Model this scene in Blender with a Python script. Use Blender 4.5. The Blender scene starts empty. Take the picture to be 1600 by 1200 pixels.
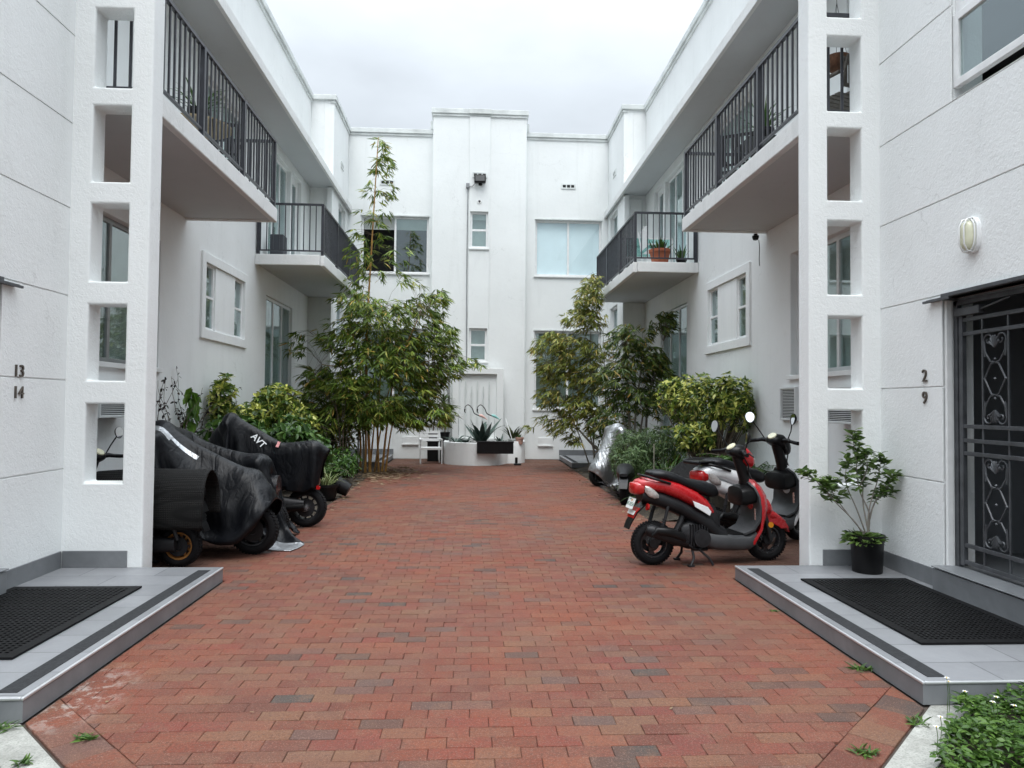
import bpy, math, random
import numpy as np
from mathutils import Vector, Matrix
scene=bpy.context.scene
C=scene.collection
random.seed(11); np.random.seed(11)
R=math.radians
# ---------------------------------------------------------------- camera
cd=bpy.data.cameras.new('camera'); cam=bpy.data.objects.new('camera',cd); C.objects.link(cam)
cd.sensor_width=36; cd.lens=1110/1600*36; cd.clip_end=500; cd.clip_start=.05
def cam_axes(yaw,pitch,roll):
    f=Vector((math.sin(yaw)*math.cos(pitch),math.cos(yaw)*math.cos(pitch),math.sin(pitch)))
    r0=Vector((math.cos(yaw),-math.sin(yaw),0)); u0=r0.cross(f)
    return math.cos(roll)*r0+math.sin(roll)*u0, -math.sin(roll)*r0+math.cos(roll)*u0, f
rr,uu,ff=cam_axes(R(3.102),R(1.619),R(.533))
m=Matrix((rr,uu,-ff)).transposed().to_4x4(); m.translation=(-.11,0,1.55)
cam.matrix_world=m
scene.camera=cam
scene.render.resolution_x=1024; scene.render.resolution_y=768
scene.view_settings.view_transform='Standard'; scene.view_settings.look='None'
scene.view_settings.exposure=0.0; scene.view_settings.gamma=1
# ---------------------------------------------------------------- sky + sun (overcast)
w=bpy.data.worlds.new('World'); scene.world=w; w.use_nodes=True
nt=w.node_tree; nt.nodes.clear()
N=nt.nodes.new; L=nt.links.new
out=N('ShaderNodeOutputWorld'); bg=N('ShaderNodeBackground'); sky=N('ShaderNodeTexSky')
sky.sky_type='NISHITA'; sky.sun_disc=False; sky.sun_elevation=R(62); sky.sun_rotation=R(170); sky.air_density=1.3; sky.dust_density=3
tc=N('ShaderNodeTexCoord'); sep=N('ShaderNodeSeparateXYZ'); L(tc.outputs['Generated'],sep.inputs[0])
pw=N('ShaderNodeMath'); pw.operation='POWER'; pw.use_clamp=True; L(sep.outputs['Z'],pw.inputs[0]); pw.inputs[1].default_value=3
grad=N('ShaderNodeMapRange'); grad.inputs['From Min'].default_value=0; grad.inputs['From Max'].default_value=1
grad.inputs['To Min'].default_value=3.3; grad.inputs['To Max'].default_value=31
L(pw.outputs[0],grad.inputs['Value'])
noi=N('ShaderNodeTexNoise'); noi.inputs['Scale'].default_value=2.6; noi.inputs['Detail'].default_value=5; noi.inputs['Roughness'].default_value=.5
mpw=N('ShaderNodeMapping'); mpw.inputs['Scale'].default_value=(1,1,2.2); L(tc.outputs['Generated'],mpw.inputs[0]); L(mpw.outputs[0],noi.inputs['Vector'])
cr=N('ShaderNodeMapRange'); cr.inputs['From Min'].default_value=.3; cr.inputs['From Max'].default_value=.7; cr.inputs['To Min'].default_value=.80; cr.inputs['To Max'].default_value=1.1
L(noi.outputs[0],cr.inputs['Value'])
mul=N('ShaderNodeMath'); mul.operation='MULTIPLY'; L(grad.outputs[0],mul.inputs[0]); L(cr.outputs[0],mul.inputs[1])
cl=N('ShaderNodeVectorMath'); cl.operation='SCALE'; cl.inputs[0].default_value=(.90,.975,1.05); L(mul.outputs[0],cl.inputs['Scale'])
mx=N('ShaderNodeMix'); mx.data_type='RGBA'; mx.inputs[0].default_value=.93
L(sky.outputs[0],mx.inputs[6]); L(cl.outputs[0],mx.inputs[7])
bg.inputs[1].default_value=.1; L(mx.outputs[2],bg.inputs[0]); L(bg.outputs[0],out.inputs[0])
sd=bpy.data.lights.new('sun','SUN'); sd.energy=1.0; sd.angle=R(35); sd.color=(1,.97,.93)
sun=bpy.data.objects.new('sun',sd); C.objects.link(sun)
sun.rotation_euler=Vector((-.02,-.42,.9)).to_track_quat('Z','Y').to_euler(); sun.location=(0,-5,30)
scene.view_settings.exposure=.95
# ---------------------------------------------------------------- materials
MATS={}
def new_mat(name):
    mt=bpy.data.materials.new(name); mt.use_nodes=True; t=mt.node_tree
    return mt,t,t.nodes['Principled BSDF']
def tcoord(t,kind='Object',scale=(1,1,1)):
    a=t.nodes.new('ShaderNodeTexCoord'); b=t.nodes.new('ShaderNodeMapping'); b.inputs['Scale'].default_value=scale
    t.links.new(a.outputs[kind],b.inputs[0]); return b.outputs[0]
def noise(t,vec,scale,detail=4,rough=.55,dist=0):
    n=t.nodes.new('ShaderNodeTexNoise'); n.inputs['Scale'].default_value=scale; n.inputs['Detail'].default_value=detail
    n.inputs['Roughness'].default_value=rough; n.inputs['Distortion'].default_value=dist; t.links.new(vec,n.inputs['Vector']); return n.outputs[0]
def ramp(t,fac,stops):
    r=t.nodes.new('ShaderNodeValToRGB'); e=r.color_ramp.elements
    while len(e)<len(stops): e.new(.5)
    for i,(p,c) in enumerate(stops):
        e[i].position=p; e[i].color=(c if isinstance(c,tuple) else (c,c,c))+(1,)
    t.links.new(fac,r.inputs[0]); return r.outputs[0]
def mixc(t,fac,a,b,mode='MIX'):
    n=t.nodes.new('ShaderNodeMix'); n.data_type='RGBA'; n.blend_type=mode
    for i,v in ((0,fac),(6,a),(7,b)):
        if isinstance(v,(int,float)): n.inputs[i].default_value=v
        elif isinstance(v,tuple): n.inputs[i].default_value=v+(1,)
        else: t.links.new(v,n.inputs[i])
    return n.outputs[2]
def math2(t,op,a,b):
    n=t.nodes.new('ShaderNodeMath'); n.operation=op
    for i,v in ((0,a),(1,b)):
        if isinstance(v,(int,float)): n.inputs[i].default_value=v
        else: t.links.new(v,n.inputs[i])
    return n.outputs[0]
def bump(t,p,h,strength,dist=.01):
    b=t.nodes.new('ShaderNodeBump'); b.inputs['Strength'].default_value=strength; b.inputs['Distance'].default_value=dist
    t.links.new(h,b.inputs['Height']); t.links.new(b.outputs[0],p.inputs['Normal'])
def pm(name,col,rough=.5,metal=0,var=.12,vs=4,bs=0,bst=.2,bd=.003,coat=0,spec=.5):
    if name in MATS: return MATS[name]
    mt,t,p=new_mat(name); v=tcoord(t)
    n=noise(t,v,vs,5)
    lo=tuple(max(0,c*(1-var)) for c in col); hi=tuple(min(1,c*(1+var)) for c in col)
    t.links.new(ramp(t,n,[(.3,lo),(.7,hi)]),p.inputs['Base Color'])
    p.inputs['Roughness'].default_value=rough; p.inputs['Metallic'].default_value=metal
    p.inputs['Specular IOR Level'].default_value=spec
    if coat: p.inputs['Coat Weight'].default_value=coat; p.inputs['Coat Roughness'].default_value=.08
    if var>0:
        r2=noise(t,v,vs*3,4); mr=t.nodes.new('ShaderNodeMapRange'); mr.inputs['To Min'].default_value=max(.02,rough-.1); mr.inputs['To Max'].default_value=min(1,rough+.12)
        t.links.new(r2,mr.inputs[0]); t.links.new(mr.outputs[0],p.inputs['Roughness'])
    if bs: bump(t,p,noise(t,v,bs,6,.6),bst,bd)
    MATS[name]=mt; return mt
def stucco(name,base,streak=.1,bs=18,bst=.5,bd=.012,rust=0,fine=70):
    mt,t,p=new_mat(name); v=tcoord(t)
    big=noise(t,v,.7,6,.6); c=ramp(t,big,[(.3,tuple(x*.93 for x in base)),(.65,base)])
    vs=tcoord(t,'Object',(1.5,1.5,.16)); st=noise(t,vs,1.3,8,.72,.9)
    c=mixc(t,ramp(t,st,[(.54,0.),(.74,streak)]),c,(.42,.44,.43))
    med=noise(t,v,4.5,6,.7); c=mixc(t,ramp(t,med,[(.58,0.),(.78,.22)]),c,(.55,.56,.53))
    dv=t.nodes.new('ShaderNodeVectorMath'); dv.operation='ADD'; sc_=t.nodes.new('ShaderNodeVectorMath'); sc_.operation='SCALE'; sc_.inputs['Scale'].default_value=.5; nz_=t.nodes.new('ShaderNodeTexNoise'); nz_.inputs['Scale'].default_value=3.5; nz_.inputs['Detail'].default_value=6; t.links.new(v,nz_.inputs['Vector']); t.links.new(nz_.outputs['Color'],sc_.inputs[0]); t.links.new(v,dv.inputs[0]); t.links.new(sc_.outputs[0],dv.inputs[1])
    vo=t.nodes.new('ShaderNodeTexVoronoi'); vo.feature='DISTANCE_TO_EDGE'; vo.inputs['Scale'].default_value=.75; t.links.new(dv.outputs[0],vo.inputs['Vector'])
    crk=math2(t,'MULTIPLY',ramp(t,vo.outputs['Distance'],[(0.,.28),(.003,0.)]),ramp(t,noise(t,v,.9,3),[(.5,0.),(.6,1.)])); c=mixc(t,crk,c,(.30,.30,.29))
    if rust:
        fl=noise(t,tcoord(t,'Object',(1,3,2)),7,7,.8); c=mixc(t,ramp(t,fl,[(.66,0.),(.72,rust)]),c,(.20,.17,.14))
    t.links.new(c,p.inputs['Base Color']); p.inputs['Roughness'].default_value=.72; p.inputs['Specular IOR Level'].default_value=.3
    h=math2(t,'ADD',noise(t,v,bs,7,.62,.6),math2(t,'MULTIPLY',noise(t,v,fine,4,.6),.35))
    h=math2(t,'ADD',h,math2(t,'MULTIPLY',noise(t,v,1.3,3),1.6))
    bump(t,p,h,bst,bd); MATS[name]=mt; return mt
W_FRONT=stucco('stucco_trowelled',(.83,.85,.845),.10,30,.5,.010)
W_WALL=stucco('stucco_smooth',(.80,.82,.815),.16,9,.35,.008,0,45)
W_BACK=stucco('stucco_stained',(.80,.825,.82),.2,8,.35,.01,0,45)
W_SLAB=stucco('stucco_slab_edge',(.76,.77,.76),.4,14,.6,.012,.8)
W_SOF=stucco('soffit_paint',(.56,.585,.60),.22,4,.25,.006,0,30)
W_TRIM=pm('white_trim',(.78,.8,.795),.5,0,.06,3,40,.15)
COPING=pm('coping_paint',(.62,.65,.64),.6,0,.18,2.5,20,.3)
RAIL=pm('railing_paint',(.035,.037,.045),.38,.0,.25,9)
WHITE=pm('white_gloss_paint',(.78,.79,.79),.35,0,.07,9)
ALU=pm('window_frame_paint',(.66,.68,.68),.35,.1,.08,5)
DKFR=pm('window_frame_grey',(.30,.31,.31),.4,.2,.12,5)
CHAR=pm('dark_void',(.02,.021,.023),.9)
def glass(name,tint,transp=.55,rough=.02):
    mt,t,p=new_mat(name); t.nodes.remove(p); o=t.nodes['Material Output']
    tr=t.nodes.new('ShaderNodeBsdfTransparent'); tr.inputs[0].default_value=tint+(1,)
    gl=t.nodes.new('ShaderNodeBsdfGlossy'); gl.inputs['Roughness'].default_value=rough; gl.inputs[0].default_value=(.85,.92,.95,1)
    fr=t.nodes.new('ShaderNodeFresnel'); fr.inputs[0].default_value=1.5
    ge=t.nodes.new('ShaderNodeNewGeometry'); ff_=math2(t,'MULTIPLY',fr.outputs[0],math2(t,'SUBTRACT',1.0,ge.outputs['Backfacing']))
    b=t.nodes.new('ShaderNodeMapRange'); b.inputs['From Min'].default_value=0; b.inputs['From Max'].default_value=1; b.inputs['To Min'].default_value=1-transp; b.inputs['To Max'].default_value=1
    t.links.new(ff_,b.inputs[0]); m2=t.nodes.new('ShaderNodeMixShader')
    t.links.new(b.outputs[0],m2.inputs[0]); t.links.new(tr.outputs[0],m2.inputs[1]); t.links.new(gl.outputs[0],m2.inputs[2])
    t.links.new(m2.outputs[0],o.inputs[0]); return mt
GLASS=glass('window_glass',(.88,.94,.93),.88)
GLASS_B=glass('bright_window_glass',(1,1,1),.965)
GLASS_T=glass('table_glass',(.62,.9,.85),.8)
CURT=pm('curtain_fabric',(.50,.52,.51),.9,0,.15,3)
CURT_B=pm('pale_blue_shade',(.70,.86,.90),.9,0,.06,1)
BLIND=pm('blind_slats',(.74,.77,.75),.6,0,.08,3)
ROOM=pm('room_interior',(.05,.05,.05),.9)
# ---------------------------------------------------------------- mesh builder
class MB:
    def __init__(s): s.V=[]; s.F=[]
    def add(s,v,f,M=None):
        n=len(s.V)
        if M is not None: v=[tuple(M@Vector(p)) for p in v]
        s.V+= [tuple(p) for p in v]; s.F+=[tuple(i+n for i in q) for q in f]; return s
    def box(s,x0,x1,y0,y1,z0,z1,M=None):
        x0,x1=min(x0,x1),max(x0,x1); y0,y1=min(y0,y1),max(y0,y1); z0,z1=min(z0,z1),max(z0,z1)
        v=[(x0,y0,z0),(x1,y0,z0),(x1,y1,z0),(x0,y1,z0),(x0,y0,z1),(x1,y0,z1),(x1,y1,z1),(x0,y1,z1)]
        return s.add(v,[(3,2,1,0),(4,5,6,7),(0,1,5,4),(1,2,6,5),(2,3,7,6),(3,0,4,7)],M)
    def tube(s,pts,r,n=8,caps=True,M=None):
        pts=[Vector(p) for p in pts]; k=len(pts)
        rs=r if isinstance(r,(list,tuple)) else [r]*k
        d=(pts[1]-pts[0]).normalized(); a=Vector((0,0,1)) if abs(d.z)<.9 else Vector((1,0,0))
        u=d.cross(a).normalized(); V=[];F=[]
        for i,p in enumerate(pts):
            t=(pts[min(i+1,k-1)]-pts[max(i-1,0)]).normalized()
            u=(u-t*u.dot(t))
            if u.length<1e-6: u=t.orthogonal()
            u.normalize(); w_=t.cross(u)
            for j in range(n):
                th=2*math.pi*j/n; V.append(p+rs[i]*(math.cos(th)*u+math.sin(th)*w_))
        for i in range(k-1):
            for j in range(n):
                F.append((i*n+j,i*n+(j+1)%n,(i+1)*n+(j+1)%n,(i+1)*n+j))
        if caps: F.append(tuple(range(n-1,-1,-1))); F.append(tuple((k-1)*n+j for j in range(n)))
        return s.add(V,F,M)
    def lathe(s,prof,n=24,M=None,closed=False):
        V=[];F=[];k=len(prof)
        for r,z in prof:
            for j in range(n):
                th=2*math.pi*j/n; V.append((r*math.cos(th),r*math.sin(th),z))
        for i in range(k if closed else k-1):
            i2=(i+1)%k
            for j in range(n): F.append((i*n+j,i*n+(j+1)%n,i2*n+(j+1)%n,i2*n+j))
        if not closed:
            if prof[0][0]>1e-5: F.append(tuple(range(n-1,-1,-1)))
            if prof[-1][0]>1e-5: F.append(tuple((k-1)*n+j for j in range(n)))
        return s.add(V,F,M)
    def prism(s,poly,a,b,axis='y',M=None):
        k=len(poly); mp={'y':lambda p,t:(p[0],t,p[1]),'x':lambda p,t:(t,p[0],p[1]),'z':lambda p,t:(p[0],p[1],t)}[axis]
        V=[mp(p,a) for p in poly]+[mp(p,b) for p in poly]
        F=[tuple(range(k)),tuple(range(2*k-1,k-1,-1))]+[(i,i+k,(i+1)%k+k,(i+1)%k) for i in range(k)]
        return s.add(V,F,M)
    def loft(s,rings,M=None,caps=True):
        n=len(rings[0]);V=[p for r_ in rings for p in r_];F=[]
        for i in range(len(rings)-1):
            for j in range(n): F.append((i*n+j,i*n+(j+1)%n,(i+1)*n+(j+1)%n,(i+1)*n+j))
        if caps: F.append(tuple(range(n-1,-1,-1))); F.append(tuple((len(rings)-1)*n+j for j in range(n)))
        return s.add(V,F,M)
    def grid(s,us,zs,solid,d0,d1,M=None):
        """extruded cell grid in (u,z); depth from d0 (front) to d1; solid(uc,zc)->bool ; local coords (depth,u,z)"""
        nu,nz=len(us)-1,len(zs)-1
        S=[[bool(solid((us[i]+us[i+1])/2,(zs[j]+zs[j+1])/2)) for j in range(nz)] for i in range(nu)]
        idx={};V=[];F=[]
        def vid(i,j,k):
            if (i,j,k) not in idx: idx[(i,j,k)]=len(V); V.append(((d0,d1)[k],us[i],zs[j]))
            return idx[(i,j,k)]
        g=lambda i,j: 0<=i<nu and 0<=j<nz and S[i][j]
        for i in range(nu):
            for j in range(nz):
                if not S[i][j]: continue
                F.append((vid(i,j,0),vid(i,j+1,0),vid(i+1,j+1,0),vid(i+1,j,0)))
                F.append((vid(i,j,1),vid(i+1,j,1),vid(i+1,j+1,1),vid(i,j+1,1)))
                if not g(i-1,j): F.append((vid(i,j,0),vid(i,j,1),vid(i,j+1,1),vid(i,j+1,0)))
                if not g(i+1,j): F.append((vid(i+1,j,0),vid(i+1,j+1,0),vid(i+1,j+1,1),vid(i+1,j,1)))
                if not g(i,j-1): F.append((vid(i,j,0),vid(i+1,j,0),vid(i+1,j,1),vid(i,j,1)))
                if not g(i,j+1): F.append((vid(i,j+1,0),vid(i,j+1,1),vid(i+1,j+1,1),vid(i+1,j+1,0)))
        return s.add(V,F,M)
    def build(s,name,mt,parent=None,smooth=None,bevel=0,seg=2,mir=False,world=True,subd=0,fixn=True):
        me=bpy.data.meshes.new(name)
        V=[(-x,y,z) for x,y,z in s.V] if mir else s.V
        F=[tuple(reversed(f)) for f in s.F] if mir else s.F
        me.from_pydata([tuple(v) for v in V],[],F); me.update()
        if fixn:
            import bmesh
            b=bmesh.new(); b.from_mesh(me); bmesh.ops.recalc_face_normals(b,faces=b.faces); b.to_mesh(me); b.free()
        for m_ in (mt if isinstance(mt,(list,tuple)) else [mt]): me.materials.append(m_)
        if smooth is not None:
            me.shade_smooth(); me.set_sharp_from_angle(angle=R(smooth))
        o=bpy.data.objects.new(name,me); C.objects.link(o)
        if parent is not None:
            o.parent=parent
            if world: o.location=-world_loc(parent)
        if bevel:
            b=o.modifiers.new('bevel','BEVEL'); b.width=bevel; b.segments=seg; b.limit_method='ANGLE'; b.angle_limit=R(35); b.harden_normals=False
        if subd:
            b=o.modifiers.new('subd','SUBSURF'); b.levels=subd; b.render_levels=subd
        return o
def world_loc(o):
    v=Vector((0,0,0))
    while o is not None: v+=o.location; o=o.parent
    return v
def tag(o,label=None,cat=None,group=None,kind=None):
    if label: o['label']=label
    if cat: o['category']=cat
    if group: o['group']=group
    if kind: o['kind']=kind
    return o
def thing(name,label,cat,loc=(0,0,0),rz=0,group=None):
    o=bpy.data.objects.new(name,None); C.objects.link(o); o.location=loc; o.rotation_euler=(0,0,rz); o.empty_display_size=.1
    return tag(o,label,cat,group)
def dup(root,loc,rz=None,label=None):
    r=root.copy(); C.objects.link(r); r.location=loc
    if rz is not None: r.rotation_euler=(0,0,rz)
    if label: r['label']=label
    for ch in list(root.children):
        c=ch.copy(); C.objects.link(c); c.parent=r
        for g in list(ch.children):
            d=g.copy(); C.objects.link(d); d.parent=c
    return r
def sr(vals): return sorted(set(round(v,4) for v in vals))
def lerp(a,b,t): return a+(b-a)*t
def rotM(axis,ang,loc=(0,0,0)): return Matrix.Translation(loc)@Matrix.Rotation(ang,4,axis)
def text_obj(body,size,mt,parent,M,depth=.004,name='lettering',bold=False):
    cu=bpy.data.curves.new(name,'FONT'); cu.body=body; cu.size=size; cu.extrude=depth; cu.align_x='CENTER'; cu.align_y='CENTER'
    cu.resolution_u=3
    if bold: cu.offset=size*.02
    o=bpy.data.objects.new(name,cu); C.objects.link(o)
    dg=bpy.context.evaluated_depsgraph_get(); me=bpy.data.meshes.new_from_object(o.evaluated_get(dg))
    bpy.data.objects.remove(o); me.transform(M); me.materials.clear(); me.materials.append(mt)
    o=bpy.data.objects.new(name,me); C.objects.link(o); o.parent=parent
    return o
# ================================================================ STRUCTURES
W2=3.61; W3=4.25; WB=3.68; PF=2.97
GROOVES=[.96,1.72,2.45,3.21,3.95,4.72,5.47,6.23]
def window(bld,name,u0,u1,z0,z1,X,mir,mode='x',cols=1,rows=1,fr=.05,frm=None,back='curtain',depth=.09,pane=None,open_col=None,raised=None):
    """window in wall plane at depth coordinate X (outer face); mode 'x': wall faces -depth along x; mode 'y': wall faces -y"""
    frm=frm or ALU
    def MM(): # maps (depth,u,z)->world
        return None if mode=='x' else Matrix(((0,1,0,0),(1,0,0,0),(0,0,1,0),(0,0,0,1)))
    us=[u0]; cw=(u1-u0-fr*(cols+1))/cols
    for c in range(cols): us+= [u0+fr+c*(cw+fr), u0+fr+c*(cw+fr)+cw]
    us.append(u1); us=sr(us); zs=[z0]; rh=(z1-z0-fr*(rows+1))/rows
    for r_ in range(rows): zs+=[z0+fr+r_*(rh+fr), z0+fr+r_*(rh+fr)+rh]
    zs.append(z1); zs=sr(zs)
    def op(u,z):
        for c in range(cols):
            for r_ in range(rows):
                a=u0+fr+c*(cw+fr); b=z0+fr+r_*(rh+fr)
                if a<u<a+cw and b<z<b+rh: return True
        return False
    f=MB().grid(us,zs,lambda u,z: not op(u,z),X+depth,X+depth+.05,MM()).build(name,frm,bld,bevel=.004,mir=mir)
    g=MB()
    for c in range(cols):
        if open_col==c: continue
        for r_ in range(rows):
            a=u0+fr+c*(cw+fr); b=z0+fr+r_*(rh+fr); dd=X+depth+.018+.012*r_
            g.box(dd,dd+.006,a-.004,a+cw+.004,b-.004,b+rh+.004,MM())
    g.build('pane',pane or GLASS,f,mir=mir)
    bk=MB()
    if back=='curtain':
        n=int((u1-u0)/.05); V=[];F=[]
        for i in range(n+1):
            u=lerp(u0+fr/2,u1-fr/2,i/n); d=X+depth+.13+.02*math.sin(i*1.9)+.008*math.sin(i*.7)
            V+=[(d,u,z0),(d,u,z1)]
        for i in range(n): F.append((2*i,2*i+1,2*i+3,2*i+2))
        bk.add(V,F,MM()); bk.build('curtain',CURT,f,smooth=60,mir=mir)
    elif back=='shade':
        bk.box(X+depth+.055,X+depth+.06,u0+.01,u1-.01,z0+.01,z1-.01,MM()); bk.build('shade',CURT_B,f,mir=mir)
    elif back in('blind','halfblind'):
        zb=z0 if back=='blind' else z1-(z1-z0)*.22
        z=z1-.03
        while z>zb+.02:
            c_=X+depth+.085; bk.add([(c_-.018,u0+fr,z+.024),(c_-.018,u1-fr,z+.024),(c_+.012,u1-fr,z-.024),(c_+.012,u0+fr,z-.024)],[(0,1,2,3)],MM()); z-=.048
        bk.build('blind',BLIND,f,mir=mir)
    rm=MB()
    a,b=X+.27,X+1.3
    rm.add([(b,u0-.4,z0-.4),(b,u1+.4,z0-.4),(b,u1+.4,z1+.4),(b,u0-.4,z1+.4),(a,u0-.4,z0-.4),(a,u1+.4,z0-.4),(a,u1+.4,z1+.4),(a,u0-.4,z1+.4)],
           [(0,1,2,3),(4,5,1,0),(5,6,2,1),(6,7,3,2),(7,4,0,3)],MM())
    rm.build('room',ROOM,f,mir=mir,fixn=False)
    return f
def wing(s):
    mir=(s<0); side='left' if mir else 'right'
    b=thing('residential_wing','white stucco two-storey wing along the %s side of the courtyard with slotted pier'%side,'building',(s*4.25,6.5,0))
    P=lambda mb,name,mt,**k: mb.build(name,mt,b,mir=mir,**k)
    # --- long recessed wall, |x|=4.25, y 6.3..17.9
    gw=[(7.35,9.56,1.98,3.66),(14.35,16.4,.3,3.68)]
    cut=[(10.96,13.08,2.53,3.82)]
    uw=[(7.3,8.05,4.40,6.5),(14.4,16.05,4.40,6.72),(16.2,17.02,4.38,6.76),(10.9,12.9,5.2,6.6)]
    ops=gw+cut+uw
    us=sr([6.3,17.9]+[v for o in ops for v in o[:2]]); zs=sr([0,4.2,6.95,9.15]+[v for o in ops for v in o[2:]])
    inn=lambda u,z: any(o[0]<u<o[1] and o[2]<z<o[3] for o in ops)
    P(MB().grid(us,zs,lambda u,z: not inn(u,z),W3,W3+.28),'wall',W_WALL,bevel=.012)
    # --- framed twin window with solid centre panel
    o=cut[0]; fr=MB()
    z0,z1=o[2],o[3]; u0,u1=o[0],o[1]; T=.13
    fr.grid(sr([u0-.02,u0+T,u1-T,u1+.02]),sr([z0-.02,z0+T,z1-T,z1+.02]),lambda u,z: not(u0+T<u<u1-T and z0+T<z<z1-T),W3-.035,W3+.2)
    P(fr,'window_surround',W_WALL,bevel=.008)
    P(MB().box(W3-.005,W3+.24,u0+.60,u1-.60,z0+T,z1-T),'window_panel',W_WALL,bevel=.006)
    for a,c in((u0+T,u0+.60),(u1-.60,u1-T)):
        window(b,'window',a,c,z0+T,z1-T,W3,mir,cols=1,rows=2,fr=.04,frm=WHITE,back='curtain',depth=.02)
    window(b,'window',7.35,9.56,1.98,3.66,W3,mir,cols=2,rows=1,fr=.06,frm=DKFR if mir else ALU,back='blind')
    window(b,'sliding_door',14.35,16.4,.3,3.68,W3,mir,cols=3 if not mir else 3,rows=1,fr=.06,frm=ALU,back='curtain',depth=.05)
    window(b,'balcony_door',7.3,8.05,4.40,6.5,W3,mir,cols=1,fr=.09,frm=WHITE,back='blind',depth=.04)
    window(b,'sliding_door',14.4,16.05,4.40,6.72,W3,mir,cols=3,fr=.055,frm=WHITE,back='curtain')
    window(b,'window',10.9,12.9,5.2,6.6,W3,mir,cols=2,fr=.055,frm=WHITE,back='blind')
    window(b,'balcony_door',16.2,17.02,4.38,6.76,W3,mir,cols=1,fr=.16,frm=WHITE,back='none')
    # sills
    sl=MB(); sl.box(W3-.05,W3+.1,7.3,9.6,1.92,1.98)
    P(sl,'window_sill',W_TRIM,bevel=.006)
    # --- far block |x|=3.68 y 17.9..20.3 with return wall
    ub=[(18.62,19.62,3.0,4.23),(18.66,19.66,5.6,6.8)]
    us=sr([17.9,20.25]+[v for o in ub for v in o[:2]]); zs=sr([0,6.95,9.15]+[v for o in ub for v in o[2:]])
    P(MB().grid(us,zs,lambda u,z: not any(o[0]<u<o[1] and o[2]<z<o[3] for o in ub),WB,WB+.25),'far_wall',W_WALL,bevel=.01)
    for o in ub: window(b,'window',o[0],o[1],o[2],o[3],WB,mir,cols=1,rows=2,fr=.05,frm=WHITE,back='blind',depth=.08)
    P(MB().box(WB+.25,W3+.3,17.902,18.15,0,9.15),'return_wall',W_WALL,bevel=.0)
    P(MB().box(WB-.012,WB+.12,17.75,17.9,4.2,6.9),'corner_post',W_TRIM,bevel=.01)
    # vent on far block
    v=MB().grid([18.85,18.9,18.97,19.0,19.07,19.1,19.17,19.22],[7.78,7.82,7.9,7.94],lambda u,z: not(7.82<z<7.9 and (18.9<u<18.97 or 19.0<u<19.07 or 19.1<u<19.17)),WB-.02,WB+.02)
    P(v,'wall_vent',COPING)
    P(MB().box(WB-.004,WB+.01,18.89,19.18,7.81,7.91),'vent_hole',CHAR)
    # --- parapet coping
    cp=MB().box(W3-.06,W3+.34,3.3,17.84,9.15,9.28).box(WB-.06,W3+.34,17.842,18.2,9.15,9.279).box(WB-.06,WB+.3,18.201,20.1,9.15,9.278)
    P(cp,'parapet_coping',COPING,bevel=.012)
    cp2=MB().box(W3-.03,W3+.1,3.3,17.872,9.08,9.149).box(WB-.03,WB+.1,17.873,20.0,9.08,9.149)
    P(cp2,'coping_moulding',COPING,bevel=.008)
    # --- eave: slab with soffit and fascia lip
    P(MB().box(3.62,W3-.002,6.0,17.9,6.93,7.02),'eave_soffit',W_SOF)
    P(MB().box(3.56,3.62,6.0,20.0,6.88,7.05).box(3.44+.18,3.66,6.0,20.0,7.02,7.06),'eave_fascia',W_SLAB,bevel=.006)
    P(MB().add([(3.58,6.0,7.05),(3.58,17.9,7.05),(W3,17.9,7.32),(W3,6.0,7.32)],[(0,1,2,3)]),'eave_roof',W_WALL)
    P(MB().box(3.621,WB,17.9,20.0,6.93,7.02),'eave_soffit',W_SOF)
    # --- balconies
    for bi,(y0,y1) in enumerate(((6.5,10.38),(13.62,17.9))):
        yb=y1 if bi==0 else y1-.002
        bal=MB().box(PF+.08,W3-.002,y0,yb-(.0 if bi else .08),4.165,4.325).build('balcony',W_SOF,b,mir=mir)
        e=MB().box(PF,PF+.08,y0,yb,4.14,4.34)
        if bi==0: e.box(PF+.08,W3-.002,y1-.08,y1,4.14,4.34)
        else: e.box(PF+.08,W3-.002,y0-.06,y0,4.14,4.34)
        e.build('slab_edge',W_SLAB,bal,bevel=.012,mir=mir)
        MB().box(PF+.08,W3-.003,y0,yb-(.0 if bi else .081),4.326,4.336).build('deck_floor',COPING,bal,mir=mir)
        r_=MB(); X=PF+.045; h0,h1=4.36,5.32
        r_.box(X-.022,X+.022,y0,y1-.02,h1-.03,h1+.012); r_.box(X-.015,X+.015,y0,y1-.02,h0+.05,h0+.08)
        y=y0+.06
        while y<y1-.06:
            r_.box(X-.010,X+.010,y-.0115,y+.0115,h0+.08,h1-.03); y+=.118
        ps=[y0+.03,y1-.05]+([7.62,8.95] if bi==0 else [15.05,16.5])
        for p in ps: r_.box(X-.026,X+.026,p-.026,p+.026,h0-.03,h1)
        if bi==0:
            r_.box(X,W3-.01,y0+.03,y0+.06,h1-.03,h1+.01).box(X,W3-.01,y0+.03,y0+.06,h0-.0,h0+.03)
            x=X+.10
            while x<W3-.05: r_.box(x-.012,x+.012,y0+.035,y0+.055,h0+.03,h1-.03); x+=.135
        yy=(y1-.045) if bi==0 else (y0+.0)
        r_.box(X,W3-.01,yy-.02,yy+.02,h1-.03,h1+.01); r_.box(X,W3-.01,yy-.013,yy+.013,h0+.05,h0+.078)
        x=X+.12
        while x<W3-.05: r_.box(x-.009,x+.009,yy-.009,yy+.009,h0+.078,h1-.03); x+=.115
        r_.box(W3-.07,W3-.015,yy-.027,yy+.027,h0-.03,h1)
        r_.build('railing',RAIL,bal,bevel=.003,seg=1,mir=mir)
    # --- front block |x|=3.61 y 3.35..6.3
    fo=[(4.05,5.45,.30,2.42),(4.3,5.32,3.96,6.0)]
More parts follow.
